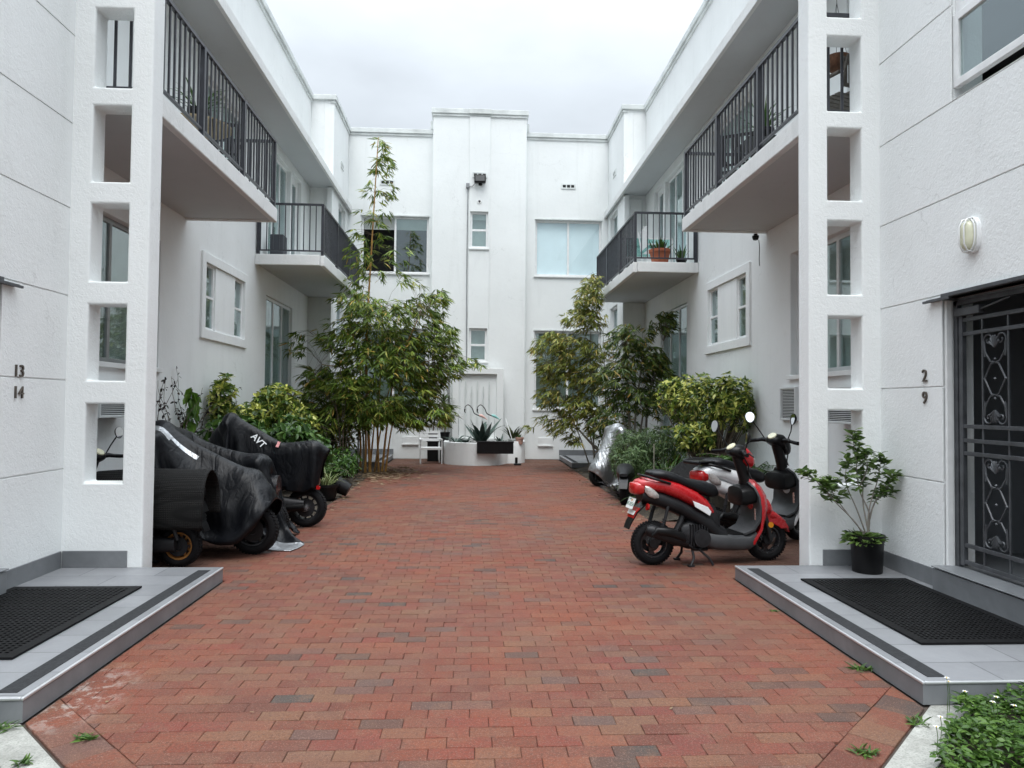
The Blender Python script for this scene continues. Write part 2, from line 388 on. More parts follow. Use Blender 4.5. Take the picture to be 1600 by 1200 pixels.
    us=sr([3.35,6.31]+[v for o in fo for v in o[:2]]); zs=sr([0]+[7.0]+[v for o in fo for v in o[2:]])
    inf=lambda u,z: any(o[0]<u<o[1] and o[2]<z<o[3] for o in fo)
    m_=MB().grid(us,zs,lambda u,z: not inf(u,z),W2+.012,W2+.26)
    zg=[0]
    for g in GROOVES: zg+=[g-.006,g+.006]
    zg+=[7.0]; zs2=sr(zg+[v for o in fo for v in o[2:]])
    ing=lambda z: any(abs(z-g)<.006 for g in GROOVES)
    uu_=sr([3.352,6.309,4.05,5.45,4.3,5.32]); m_.grid(uu_,zs2,lambda u,z: not(inf(u,z) or ing(z)),W2,W2+.02)
    P(m_,'front_wall',W_FRONT,bevel=.003,seg=1)
    P(MB().box(W2+.02,8.5,3.28,3.34,0,7.0).box(W2+.28,8.5,6.2,6.30,0,7.0),'front_facade',W_WALL)
    P(MB().box(W2,8.5,3.3,6.4,7.0,7.2),'front_roof',COPING)
    # windows of front block
    window(b,'sash_window',4.3,5.32,4.64,6.0,W2,mir,cols=1,rows=1,fr=.07,frm=WHITE,back='halfblind',depth=.04); window(b,'sash_window',4.3,5.32,4.06,4.64,W2,mir,cols=1,rows=1,fr=.06,frm=WHITE,back='none',depth=.02)
    # --- slotted pier, faces the street, y 6.3..6.52
    sl_=[(3.12,3.44,.84,1.52),(3.12,3.44,1.72,2.38),(3.12,3.44,2.58,3.26),(3.12,3.44,3.45,4.12),(3.12,3.44,4.28,4.98),(3.12,3.44,5.16,5.84),(3.12,3.44,6.02,6.7)]
    us=sr([PF-.03,W2+.3]+[v for o in sl_ for v in o[:2]]); zs=sr([0,7.0]+[v for o in sl_ for v in o[2:]])
    MY=Matrix(((0,1,0,0),(1,0,0,0),(0,0,1,0),(0,0,0,1)))
    P(MB().grid(us,zs,lambda u,z: not any(o[0]<u<o[1] and o[2]<z<o[3] for o in sl_),6.305,6.52,MY),'slotted_pier',W_FRONT,bevel=.016,seg=3)
    # --- grey tile skirting
    sk=MB().box(W2-.014,W2+.005,3.66,5.45 if mir else 5.45,.12,.262) if mir else MB().box(W2-.014,W2+.005,3.66,5.45,.12,.262)
    sk.box(W2-.014,W2+.005,5.452,6.285,.12,.262)
    sk.box(PF+.09,W2-.015,6.288,6.306,.12,.262)
    P(sk,'tile_skirting',TILE,bevel=.002,seg=1)
    return b
def tile_mat():
    mt,t,p=new_mat('grey_porcelain_tile'); v=tcoord(t)
    n=noise(t,v,2.2,7,.65,.5); c=ramp(t,n,[(.3,(.13,.137,.145)),(.7,(.215,.225,.235))])
    n2=noise(t,v,11,6,.7); c=mixc(t,ramp(t,n2,[(.55,0.),(.8,.35)]),c,(.16,.165,.17))
    t.links.new(c,p.inputs['Base Color']); p.inputs['Roughness'].default_value=.42
    bump(t,p,noise(t,v,60,4),.06,.002); return mt
TILE=tile_mat()
def platform_mat(joints=True):
    mt,t,p=new_mat('grey_platform_tile'); v=tcoord(t)
    br=t.nodes.new('ShaderNodeTexBrick'); br.offset=.5; br.inputs['Scale'].default_value=1; br.inputs['Brick Width'].default_value=.6; br.inputs['Row Height'].default_value=.3
    br.inputs['Mortar Size'].default_value=.0035; br.inputs['Color1'].default_value=(.165,.17,.178,1); br.inputs['Color2'].default_value=(.245,.25,.262,1); br.inputs['Mortar'].default_value=(.05,.05,.055,1)
    t.links.new(tcoord(t,'Object',(1,1,1)),br.inputs['Vector'])
    n=noise(t,v,2.0,7,.65,.5); c=mixc(t,ramp(t,n,[(.3,0.),(.75,.5)]),br.outputs[0],(.15,.155,.163))
    n2=noise(t,v,5,7,.75); c=mixc(t,ramp(t,n2,[(.45,0.),(.85,.25)]),c,(.33,.34,.345))
    t.links.new(c,p.inputs['Base Color']); rg=ramp(t,n,[(.3,.34),(.7,.5)]); t.links.new(rg,p.inputs['Roughness'])
    bump(t,p,br.outputs['Fac'],-.3,.002); return mt
PLAT=platform_mat()
GRIP=pm('anti_slip_strip',(.03,.031,.033),.9,0,.25,40,200,.6,spec=.15)
METAL=pm('trim_metal',(.60,.61,.62),.35,.6,.06,6)
wing(1); wing(-1)
# ---------------------------------------------------------------- rear block
rb=thing('rear_building','white rear building closing the courtyard with stepped central tower and small windows','building',(0,20,0))
MY=Matrix(((0,1,0,0),(1,0,0,0),(0,0,1,0),(0,0,0,1)))
wo=[(-3.3,-1.42,5.2,6.8),(1.6,3.5,5.2,6.8),(1.6,3.5,1.42,3.63),(-3.3,-1.42,1.42,3.63)]
us=sr([-WB,-1.2,1.2,WB]+[v for o in wo for v in o[:2]]); zs=sr([0,9.15]+[v for o in wo for v in o[2:]])
MB().grid(us,zs,lambda u,z: not any(o[0]<u<o[1] and o[2]<z<o[3] for o in wo),20,20.25,MY).build('rear_wall',W_BACK,rb,bevel=.008)
two=[(-.25,.25,5.88,6.9),(-.25,.25,2.72,3.64)]
us=sr([-1.31,1.31]+[v for o in two for v in o[:2]]); zs=sr([0,9.64]+[v for o in two for v in o[2:]])
MB().grid(us,zs,lambda u,z: not any(o[0]<u<o[1] and o[2]<z<o[3] for o in two),19.7,20.4,MY).build('tower_wall',W_BACK,rb,bevel=.012)
sp=MB()
us=sr([-.29,.29,-.25,.25]); zs=sr([0.6,9.6]+[v for o in two for v in o[2:]])
sp.grid(us,zs,lambda u,z: not any(o[0]<u<o[1] and o[2]<z<o[3] for o in two),19.665,19.71,MY); sp.build('tower_pilaster',W_BACK,rb,bevel=.008)
for i,o in enumerate(wo):
    if i==0: window(rb,'sliding_window',o[0],o[1],o[2],o[3],20,False,'y',2,1,.055,WHITE,'halfblind',open_col=0)
    elif i==1: window(rb,'sliding_window',o[0],o[1],o[2],o[3],20,False,'y',2,1,.06,WHITE,'shade',pane=GLASS_B)
    else: window(rb,'sliding_window',o[0],o[1],o[2],o[3],20,False,'y',2,1,.06,WHITE,'blind')
    MB().box(o[0]-.04,o[1]+.04,19.955,20.06,o[2]-.05,o[2]).build('window_sill',W_TRIM,rb,bevel=.008)
    MB().box(o[0]-.03,o[1]+.03,19.975,20.02,o[3],o[3]+.04).build('window_lintel',COPING,rb,bevel=.004)
for o in two:
    window(rb,'sash_window',o[0],o[1],o[2],o[3],19.68,False,'y',1,2,.06,WHITE,'blind' if o[3]<5 else 'halfblind',depth=.05)
    MB().box(o[0]-.03,o[1]+.03,19.63,19.70,o[2]-.05,o[2]).build('window_sill',W_TRIM,rb,bevel=.006)
cp=MB().box(-WB+.06,-1.33,19.94,20.3,9.15,9.28).box(1.33,WB-.06,19.94,20.3,9.15,9.28).box(-1.36,1.36,19.64,20.45,9.64,9.78).box(-.32,.32,19.61,19.64,9.64,9.781)
cp.box(-WB+.03,-1.34,19.97,20.02,9.08,9.149).box(1.34,WB-.03,19.97,20.02,9.08,9.149).box(-1.33,1.33,19.665,19.72,9.57,9.639)
cp.box(-1.40,-1.311,19.93,20.25,9.281,9.52).box(1.311,1.40,19.93,20.25,9.281,9.52)
cp.build('parapet_coping',COPING,rb,bevel=.01)
for x,z,yy in((-2.6,7.76,20),(2.53,7.78,20),(0,7.93,19.665)):
    u=[x-.2,x-.16,x-.07,x-.04,x+.05,x+.08,x+.17,x+.21]
    g=MB().grid(u,[z-.08,z-.045,z+.035,z+.07],lambda a,c: not(z-.045<c<z+.035 and (u[1]<a<u[2] or u[3]<a<u[4] or u[5]<a<u[6])),yy-.02,yy+.02,MY).build('wall_vent',COPING,rb)
    MB().box(x-.18,x+.19,yy-.004,yy+.004,z-.06,z+.05).build('vent_hole',CHAR,g)
for x0,x1,z0,z1 in((-2.07,-1.64,.42,.62),(1.73,2.13,.4,.61)):
    MB().box(x0,x1,19.975,20.01,z0,z1).box(x0-.01,x1+.01,19.95,20.01,z0-.03,z0).build('access_panel',W_TRIM,rb,bevel=.004)
# planter backboard with vertical bars
bb=thing('wall_screen','white framed screen with five upright grey bars behind the round planter','screen',(0,19.45,0))
MB().grid([-.68,-.5,.52,.71],[0,.62,2.36,2.53],lambda u,z: not(-.5<u<.52 and .62<z<2.36),19.38,19.5,MY).build('frame',W_WALL,bb,bevel=.01)
MB().box(-.52,.54,19.47,19.6,.0,2.38).build('back_panel',W_BACK,bb)
for i in range(5):
    x=-.32+i*.16+(.0 if i%2 else .0); h=2.16 if i%2==0 else 2.02
    MB().box(x-.014,x+.014,19.40,19.43,.6,h).build('bar',COPING,bb,bevel=.003)
# tall post left of backboard
po=MB().box(-.81,-.745,19.3,19.36,0,2.65); tag(po.build('post',DKFR,None,bevel=.004),'slim grey upright post left of the white framed screen','post')
# ---------------------------------------------------------------- entrance platforms
def platform(x0,x1,y0,y1,s,label,strip=True,far=False):
    b=thing('entrance_platform',label,'platform',(s*(x0+x1)/2,(y0+y1)/2,0)); mir=s<0
    MB().box(x0+.012,x1,y0+.012,y1,.0,.1105).build('riser',TILE,b,mir=mir)
    MB().box(x0+.024,x1,y0+.024,y1,.112,.12).build('tile_top',PLAT,b,mir=mir)
    t=MB().box(x0+.006,x0+.0235,y0+.006,y1,.106,.1215).box(x0+.0236,x1,y0+.006,y0+.0235,.106,.1215); t.build('metal_trim',METAL,b,mir=mir,bevel=.005,seg=2)
    if strip: MB().box(x0+.075,x0+.175,y0+.07,y1-.12,.12,.123).build('grip_strip',GRIP,b,mir=mir)
    if far: MB().box(x0,x1,y1-.02,y1,.12,.27).build('tile_skirting',TILE,b,mir=mir)
    return b
platform(2.24,W2,3.62,6.3,1,'low grey tiled platform under the potted tree at the right entrance')
platform(2.24,W2,3.56,6.3,-1,'low grey tiled platform in front of the door numbered 13 and 14 on the left')
platform(2.32,4.2,17.42,19.998,1,'far grey tiled platform on the right of the courtyard beside the rear wall',True,True)
platform(2.32,4.2,17.42,19.998,-1,'far grey tiled platform behind the yellow bamboo stems',True,True)
# curb below right and left door
for s in(1,-1):
    MB().box(W2-.10,W2+.12,3.7,5.44,.12,.292).box(W2-.11,W2+.285,4.053,5.447,.3012,.311).build('door_threshold',TILE,None,bevel=.004,mir=s<0)
    o=C.objects[-1] if False else bpy.data.objects[-1]
for o in list(bpy.data.objects):
    if o.name.startswith('door_threshold'):
        o['label']='grey tiled threshold step below the %s'%('iron security gate' if o.data.vertices[0].co.x>0 else 'left entrance door'); o['category']='step'
# ================================================================ GROUND
def soil_mat():
    mt,t,p=new_mat('garden_soil'); v=tcoord(t)
    n=noise(t,v,9,8,.7); t.links.new(ramp(t,n,[(.3,(.018,.014,.01)),(.55,(.05,.038,.026)),(.75,(.10,.08,.055))]),p.inputs['Base Color'])
    p.inputs['Roughness'].default_value=.95; bump(t,p,noise(t,v,35,7,.7),.9,.02); return mt
SOIL=soil_mat()
def conc_mat():
    mt,t,p=new_mat('weathered_concrete'); v=tcoord(t)
    n=noise(t,v,5,8,.7); c=ramp(t,n,[(.3,(.20,.20,.18)),(.6,(.36,.36,.33)),(.8,(.46,.45,.42))])
    c=mixc(t,ramp(t,noise(t,v,120,3,.6),[(.45,0.),(.7,.6)]),c,(.12,.12,.11))
    t.links.new(c,p.inputs['Base Color']); p.inputs['Roughness'].default_value=.9; bump(t,p,noise(t,v,80,6,.7),.7,.006); return mt
CONC=conc_mat()
g=MB().box(-150,150,-150,150,-.2,-.035).build('ground',SOIL); tag(g,kind='structure')
def clip(poly,n,d):  # keep n.p<=d
    o=[]
    for i in range(len(poly)):
        a=poly[i]; b=poly[(i+1)%len(poly)]; fa=a[0]*n[0]+a[1]*n[1]-d; fb=b[0]*n[0]+b[1]*n[1]-d
        if fa<=0: o.append(a)
        if fa*fb<0:
            t=fa/(fa-fb); o.append((a[0]+(b[0]-a[0])*t,a[1]+(b[1]-a[1])*t))
    return o
def area(p): return abs(sum(p[i][0]*p[(i+1)%len(p)][1]-p[(i+1)%len(p)][0]*p[i][1] for i in range(len(p))))/2
def brick(mb,poly,rng,top=0):
    if len(poly)<3 or area(poly)<.0006: return
    cx=sum(p[0] for p in poly)/len(poly); cy=sum(p[1] for p in poly)/len(poly); k=len(poly)
    dz=rng.uniform(-.0018,.0018)+top; tx=rng.uniform(-.012,.012); ty=rng.uniform(-.012,.012)
    def shr(p,d):
        dx,dy=p[0]-cx,p[1]-cy; l=math.hypot(dx,dy)+1e-6; f=max(.3,1-d/l*1.2); return cx+dx*f,cy+dy*f
    V=[];z=lambda x,y: dz+tx*(x-cx)+ty*(y-cy)
    r0=[shr(p,.0009) for p in poly]; r1=[shr(p,.0038) for p in poly]
    V+=[(x,y,-.03) for x,y in r0]+[(x,y,z(x,y)-.003) for x,y in r0]+[(x,y,z(x,y)) for x,y in r1]
    F=[tuple(range(2*k,3*k))]
    for a in(0,1):
        for i in range(k): j=(i+1)%k; F.append((a*k+i,a*k+j,(a+1)*k+j,(a+1)*k+i))
    mb.add(V,F)
def brick_mat():
    mt,t,p=new_mat('red_clay_pavers'); v=tcoord(t)
    geo=t.nodes.new('ShaderNodeNewGeometry'); r=geo.outputs['Random Per Island']
    base=ramp(t,r,[(p,tuple(q*f for q,f in zip(cc,(.455,.565,.575)))) for p,cc in [(0,(.235,.062,.042)),(.14,(.30,.072,.048)),(.3,(.36,.098,.060)),(.45,(.335,.066,.052)),(.6,(.41,.125,.074)),(.72,(.27,.085,.062)),(.82,(.37,.15,.085)),(.90,(.285,.115,.088)),(.945,(.19,.115,.10)),(.965,(.075,.07,.066)),(1,(.11,.10,.092))]])
    big=noise(t,v,.55,4,.6); c=mixc(t,ramp(t,big,[(.42,0.),(.68,.5)]),base,(.27,.068,.03))
    big2=noise(t,tcoord(t,'Object',(1,.7,1)),.9,5,.7); c=mixc(t,ramp(t,big2,[(.5,0.),(.72,.38)]),c,(.13,.085,.062))
    # darker tone towards the far end; dirt along the beds
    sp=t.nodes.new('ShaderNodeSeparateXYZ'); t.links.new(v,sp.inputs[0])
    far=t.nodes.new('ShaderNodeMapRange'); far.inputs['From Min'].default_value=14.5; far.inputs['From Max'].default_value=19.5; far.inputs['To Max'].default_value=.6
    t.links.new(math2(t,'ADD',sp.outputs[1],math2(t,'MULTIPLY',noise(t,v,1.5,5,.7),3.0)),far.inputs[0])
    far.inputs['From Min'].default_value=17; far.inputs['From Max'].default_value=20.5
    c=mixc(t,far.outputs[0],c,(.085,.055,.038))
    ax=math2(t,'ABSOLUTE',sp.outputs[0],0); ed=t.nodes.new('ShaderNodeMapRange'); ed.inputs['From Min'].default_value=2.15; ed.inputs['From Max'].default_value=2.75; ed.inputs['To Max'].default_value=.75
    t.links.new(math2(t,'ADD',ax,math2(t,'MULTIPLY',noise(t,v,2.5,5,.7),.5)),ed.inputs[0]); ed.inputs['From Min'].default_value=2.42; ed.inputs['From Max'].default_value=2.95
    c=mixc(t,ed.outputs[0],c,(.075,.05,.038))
    md=noise(t,v,5.5,5,.7,.4); c=mixc(t,ramp(t,md,[(.5,0.),(.68,.55)]),c,(.185,.10,.062))
    md2=noise(t,v,3.1,6,.75,.4); c=mixc(t,ramp(t,md2,[(.54,0.),(.72,.5)]),c,(.10,.052,.042))
    sm=noise(t,v,55,8,.85); c=mixc(t,ramp(t,sm,[(.44,0.),(.60,.72)]),c,(.085,.045,.034))
    sm2=noise(t,v,150,3,.6); c=mixc(t,ramp(t,sm2,[(.56,0.),(.66,.6)]),c,(.27,.17,.13))
    # lime bloom beside the left platform
    d=t.nodes.new('ShaderNodeVectorMath'); d.operation='DISTANCE'; t.links.new(tcoord(t,'Object',(1,.45,1)),d.inputs[0]); d.inputs[1].default_value=(-2.14,1.74,0)
    bl=math2(t,'MULTIPLY',ramp(t,d.outputs['Value'],[(.0,1.),(.26,0.)]),ramp(t,noise(t,v,9,7,.75),[(.5,0.),(.57,.55)]))
    c=mixc(t,bl,c,(.46,.44,.40))
    t.links.new(c,p.inputs['Base Color'])
    t.links.new(ramp(t,noise(t,v,1.1,5,.6),[(.35,.6),(.65,.85)]),p.inputs['Roughness']); p.inputs['Specular IOR Level'].default_value=.22
    bump(t,p,math2(t,'ADD',noise(t,v,70,7,.7),math2(t,'MULTIPLY',noise(t,v,12,4),.8)),1.0,.008); return mt
rng=random.Random(4)
mb=MB(); BL,BH=.207,.1025
WALLC=[((1,0),4.24),((-1,0),4.24)]
def inner(y):  # field half width
    if y>=9.35: return 2.28
    if y>=6.31: return 4.24
    return 2.235
j=0; y=1.2
while y<19.95:
    yc=y+BH/2; hw=inner(yc); off=(j%2)*BL/2+rng.uniform(-.02,.02); n=int(hw/BL)+2
    for i in range(-n,n+1):
        x0=i*BL+off; poly=[(x0,y),(x0+BL,y),(x0+BL,y+BH),(x0,y+BH)]
        poly=clip(poly,(1,0),hw); poly=clip(poly,(-1,0),hw)
        if yc<4.2:
            # diagonal sides: field ends .21 inside the border line
            poly=clip(poly,(1,-1),2.27-3.63-.29) ; poly=clip(poly,(-1,-1),2.27-3.60-.29)
        if len(poly)>2: brick(mb,poly,rng)
    y+=BH; j+=1
# soldier border along the two diagonals
for s,o in((1,3.63),(-1,3.60)):
    dx,dy=-math.sqrt(.5)*s,-math.sqrt(.5); nx,ny=s*math.sqrt(.5),-math.sqrt(.5)   # along, outward
    px,py=s*2.27-nx*.002,o
    for k in range(-2,22):
        a=.208*k; b=.208*(k+1)
        q=[(px+dx*a-nx*.202,py+dy*a-ny*.202),(px+dx*b-nx*.202,py+dy*b-ny*.202),(px+dx*b,py+dy*b),(px+dx*a,py+dy*a)]
        q=clip(q,(s,0),2.236) if True else q
        if q and max(v[1] for v in q)>3.62: q=clip(q,(s,0),2.236)
        brick(mb,q,rng,.0005)
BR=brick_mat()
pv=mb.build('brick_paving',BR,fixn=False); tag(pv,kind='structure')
sd_=MB().box(-4.24,4.24,6.31,9.4,-.034,-.013).box(-2.3,2.3,1.2,20,-.034,-.014)
tag(sd_.build('paving_joint_sand',pm('joint_sand',(.05,.038,.03),.95,0,.3,20)),kind='structure')
# concrete strips outside the diagonals
for s,o in((1,3.63),(-1,3.60)):
    dx,dy=-math.sqrt(.5)*s,-math.sqrt(.5); nx,ny=s*math.sqrt(.5),-math.sqrt(.5)
    px,py=s*2.27+nx*.012,o+ny*.012
    P4=[(px-dx*.25,py-dy*.25),(px+dx*4,py+dy*4),(px+dx*4+nx*.17,py+dy*4+ny*.17),(px-dx*.25+nx*.17,py-dy*.25+ny*.17)]
    P4=clip(P4,(0,1),3.66 if s>0 else 3.60)
    tag(MB().prism(P4,-.034,-.004,'z').build('concrete_strip',CONC,bevel=.004),kind='structure')
# garden bed soil, gently mounded
for s in(1,-1):
    V=[];F=[];nx_,ny_=14,70
    for i in range(nx_+1):
        for k in range(ny_+1):
            x=lerp(2.3,4.24,i/nx_); yy=lerp(9.42,19.98,k/ny_)
            z=-.03+.10*min(1,(x-2.3)/.5)+.03*math.sin(x*5+yy*3)*math.sin(yy*2.1)
            V.append((s*x,yy,z))
    for i in range(nx_):
        for k in range(ny_):
            a=i*(ny_+1)+k; F.append((a,a+ny_+1,a+ny_+2,a+1))
    tag(MB().add(V,F).build('garden_bed',SOIL,smooth=80),kind='structure')
# ================================================================ THINGS NEAR THE ENTRANCES AND ON WALLS
RUB=pm('black_rubber',(.004,.004,.0045),.6,0,.3,12,90,.3,spec=.18)
BLKM=pm('black_iron_paint',(.065,.069,.075),.4,.1,.3,10,60,.15)
DARKP=pm('black_plastic',(.005,.005,.0055),.38,0,.3,8,120,.1,spec=.28)
LETR=pm('tarnished_brass_number',(.12,.10,.085),.4,.7,.25,12)
# perforated door mats
def mat_(x0,x1,y0,y1,s,label,px=.034,py=.034):
    us=[x0,x0+.05]; u=x0+.05
    while u+px<x1-.05: us+=[u+px*.42,u+px]; u+=px
    us.append(x1); ys=[y0,y0+.05]; v=y0+.05
    while v+py<y1-.05: ys+=[v+py*.42,v+py]; v+=py
    ys.append(y1); us=sr(us); ys=sr(ys); hx=set(); hy=set()
    b=MB(); nu=len(us)-1; ny=len(ys)-1
    M=Matrix(((0,1,0,0),(0,0,1,0),(-1,0,0,0),(0,0,0,1)))  # depth->-z
    ui={round((us[i]+us[i+1])/2,6):i for i in range(nu)}; yi={round((ys[i]+ys[i+1])/2,6):i for i in range(ny)}
    def sol(u,w_):
        i=ui[round(u,6)]; k=yi[round(w_,6)]
        if i in(0,nu-1) or k in(0,ny-1): return True
        return not(i%2==0 and k%2==0 and 0<i<nu-1 and 0<k<ny-1) 
    b.grid(us,ys,sol,-.136,-.1235,M)
    o=b.build('door_mat',RUB,None,mir=s<0); b2=MB().box(x0+.02,x1-.02,y0+.02,y1-.02,.1212,.1245)
    return tag(o,label,'mat')
mat_(2.60,3.49,4.18,5.76,1,'black perforated rubber door mat on the right platform before the gate')
mat_(2.62,3.56,4.08,5.61,-1,'black perforated rubber door mat on the left platform',.038,.038)
# house numbers
def number(ch,x,y,z,s,parent,size=.145):
    M=Matrix.Translation((x,y,z))@Matrix.Rotation(s*-math.pi/2,4,'Z')@Matrix.Rotation(math.pi/2,4,'X')
    return text_obj(ch,size,LETR,parent,M,.006,'numeral')
t=thing('house_number','dark numerals 2 over 9 fixed to the stucco left of the iron gate','house number',(W2,5.66,1.7))
for ch,z in(('2',1.81),('9',1.63)):
    o=number(ch,0,0,z-1.7,1,t); o.location=(-.007,0,0)
t=thing('house_number','dark numerals 13 over 14 on the left stucco wall','house number',(-W2,5.66,1.7))
for ch,z in(('13',1.765),('14',1.60)):
    o=number(ch,0,0,z-1.7,-1,t,.135); o.location=(.007,0,0)
# oval bulkhead lamp
t=thing('wall_lamp','oval cream bulkhead lamp with white cage above the house number 29','lamp',(W2,5.08,2.84))
def oval(hy,hz,x,n=32,p=2.6): return [(x,hy*np.sign(math.cos(a))*abs(math.cos(a))**(2/p),hz*np.sign(math.sin(a))*abs(math.sin(a))**(2/p)) for a in [2*math.pi*i/n for i in range(n)]]
MB().loft([oval(.083,.135,0),oval(.083,.135,-.022),oval(.078,.13,-.03)]).build('base',WHITE,t,smooth=40,world=False)
MB().loft([oval(.062,.112,-.028),oval(.058,.108,-.06),oval(.045,.095,-.08),oval(.02,.06,-.09)]).build('diffuser',pm('cream_glass',(.66,.66,.5),.25,0,.05,5),t,smooth=60,world=False)
cg=MB()
for yy in(-.032,.018): cg.tube([(-.028,yy,.128),(-.075,yy,.118),(-.098,yy,.07),(-.1,yy,0),(-.098,yy,-.07),(-.075,yy,-.118),(-.028,yy,-.128)],.0055,6)
cg.tube([(p[0],p[1],p[2]) for p in oval(.07,.12,-.045)]+[(-.045,.07,0)],.0055,6)
cg.build('cage',WHITE,t,smooth=60,world=False)
# ---- iron security gate (right)
t=thing('security_gate','black wrought iron security gate with scroll panels in the right doorway','gate',(3.72,4.7,.3))
gx=3.72
fm=MB(); fm.box(gx-.02,gx+.02,5.40,5.445,.3,2.40).box(gx-.02,gx+.02,4.06,4.10,.3,2.40).box(gx-.018,gx+.018,5.345,5.385,.33,2.30)
for z in(.36,.49,1.2,1.3,1.41,2.13,2.24): fm.box(gx-.012,gx+.012,4.1,5.35,z-.015,z+.015)
for i,y in enumerate((5.145,4.885,4.62,4.36)):
    fm.box(gx-.007,gx+.007,y-.007,y+.007,.36,2.13+.11)
fm.box(gx-.02,gx+.02,4.06,5.445,2.36,2.40)
fm.build('frame',BLKM,t,bevel=.002,seg=1)
def catpath_(p): return [Vector(q) for q in p]
def scroll(z0,z1,yc,hw):
    b=MB(); zc=(z0+z1)/2; r=.0075; h=(z1-z0)/2
    for s in(1,-1):
        b.tube(catpath_([(gx,yc+s*hw*1.02,z1-.07),(gx,yc+s*hw*.96,z1-.14),(gx,yc+s*hw*.45,z1-.215),(gx,yc-s*hw*.35,zc+.115),(gx,yc-s*hw,zc),(gx,yc-s*hw*.35,zc-.115),(gx,yc+s*hw*.45,z0+.215),(gx,yc+s*hw*.96,z0+.14),(gx,yc+s*hw*1.02,z0+.07)]),r,6)
        for zz,d in((z1,-1),(z0,1)):
            c=(yc+s*hw*.60,zz+d*.055)
            pts=[]
            for k in range(15):
                a=(.0+k*.5); rad=.05*(1-k/18)
                pts.append((gx,c[0]+s*rad*math.cos(a),c[1]-d*rad*math.sin(a)))
            b.tube(pts,[.007]*15,5)
            b.tube([(gx,c[0]+s*.05,c[1]),(gx,yc+s*hw*1.05,zz+d*.12),(gx,yc+s*hw*.98,zz+d*.18)],r,5)
    for zz,d in((z1,-1),(z0,1)):
        for a in(-60,-35,-12,12,35,60):
            A=R(a); b.tube([(gx,yc,zz+d*.11),(gx-.008,yc+.05*math.sin(A),zz+d*(.11-.075*math.cos(A))),(gx-.004,yc+.062*math.sin(A),zz+d*(.11-.09*math.cos(A)))],[.008,.011,.005],6)
    for (yy,zz) in((yc,zc),(yc+hw,zc),(yc-hw,zc),(yc,z1-.2),(yc,z0+.2)):
        b.add(*[[(gx+.013*x,yy+.013*y,zz+.013*z) for x,y,z in((1,0,0),(-1,0,0),(0,1,0),(0,-1,0),(0,0,1),(0,0,-1))],[(0,2,4),(2,1,4),(1,3,4),(3,0,4),(2,0,5),(1,2,5),(3,1,5),(0,3,5)]])
    return b
for yc in(5.02,4.49):
    scroll(1.425,2.115,yc,.105).build('scroll_panel',BLKM,t,smooth=50); scroll(.505,1.185,yc,.105).build('scroll_panel',BLKM,t,smooth=50)
MB().box(gx-.05,gx+.0,5.12,5.40,2.27,2.33).tube([(gx-.03,5.12,2.30),(gx-.05,4.8,2.345)],.008,6).build('door_closer',BLKM,t,bevel=.008)
# doorway: jamb trims, awning rod, dark lobby behind the gate
for s in(1,-1):
    b=MB(); 
    b.box(W2+.02,W2+.26,5.452,5.56,.30,2.42); 
jm=MB().box(W2+.03,W2+.08,5.44,5.475,.295,2.42); tag(jm.build('door_jamb',WHITE,None,bevel=.006),'white painted jamb beside the iron security gate','door frame')
lob=thing('entrance_lobby','dim lobby with grey tiled floor seen through the iron gate','lobby',(4.6,4.7,.3))
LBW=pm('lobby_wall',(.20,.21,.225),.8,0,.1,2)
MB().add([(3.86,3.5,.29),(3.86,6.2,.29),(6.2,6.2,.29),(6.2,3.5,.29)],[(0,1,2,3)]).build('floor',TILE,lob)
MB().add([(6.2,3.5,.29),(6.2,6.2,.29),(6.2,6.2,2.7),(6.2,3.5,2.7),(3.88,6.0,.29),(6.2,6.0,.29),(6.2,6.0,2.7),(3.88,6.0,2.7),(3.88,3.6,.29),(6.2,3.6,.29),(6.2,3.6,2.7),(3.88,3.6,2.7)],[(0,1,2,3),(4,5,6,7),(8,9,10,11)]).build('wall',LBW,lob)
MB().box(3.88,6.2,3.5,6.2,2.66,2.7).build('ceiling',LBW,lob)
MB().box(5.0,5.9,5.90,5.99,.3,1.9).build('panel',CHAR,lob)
dr=tag(MB().box(-W2-.14,-W2-.10,4.06,5.44,.3,2.41).box(-W2-.10,-W2-.085,4.2,5.3,.5,1.2).box(-W2-.10,-W2-.085,4.2,5.3,1.35,2.25).build('entrance_door',DKFR,None,bevel=.006),'dark grey entrance door at the left edge of the frame','door')
for s in(1,-1):
    o=MB().box(W2-.045,W2+.10,5.40,5.58,2.405,2.425).box(W2-.05,W2-.03,5.3,5.62,2.40,2.42).box(W2-.045,W2+.10,4.0,5.40,2.42,2.45).build('awning_track',BLKM,None,bevel=.003,mir=s<0)
    tag(o,'thin black metal rail over the %s doorway'%('right' if s>0 else 'left'),'rail')
# ---- air conditioners & louvres in the long walls
def ac(s,y0,y1,z0,z1,proj,label):
    t=thing('air_conditioner',label,'air conditioner',(s*W3,(y0+y1)/2,z0)); X=W3
    MB().grid([y0,y0+.03,y1-.03,y1],[z0,z0+.03,z1-.03,z1],lambda u,z: not(y0+.03<u<y1-.03 and z0+.03<z<z1-.03),X-proj,X+.1).build('case',ALU,t,bevel=.006,mir=s<0)
    f=MB(); z=z0+.04
    while z<z1-.04: f.box(X-proj+.012,X-proj+.03,y0+.03,y1-.03,z,z+.009); z+=.021
    f.build('louvre',ALU,t,mir=s<0); MB().box(X-proj+.035,X-.01,y0+.03,y1-.03,z0+.03,z1-.03).build('core',CHAR,t,mir=s<0)
ac(1,7.3,8.15,1.36,1.78,.22,'wall air conditioner seen through the lowest slots of the right pier')
ac(1,9.32,9.8,1.36,1.82,.05,'louvred vent beside the right pier under the window')
ac(-1,7.7,8.5,1.36,1.74,.22,'wall air conditioner seen through the lowest slot of the left pier')
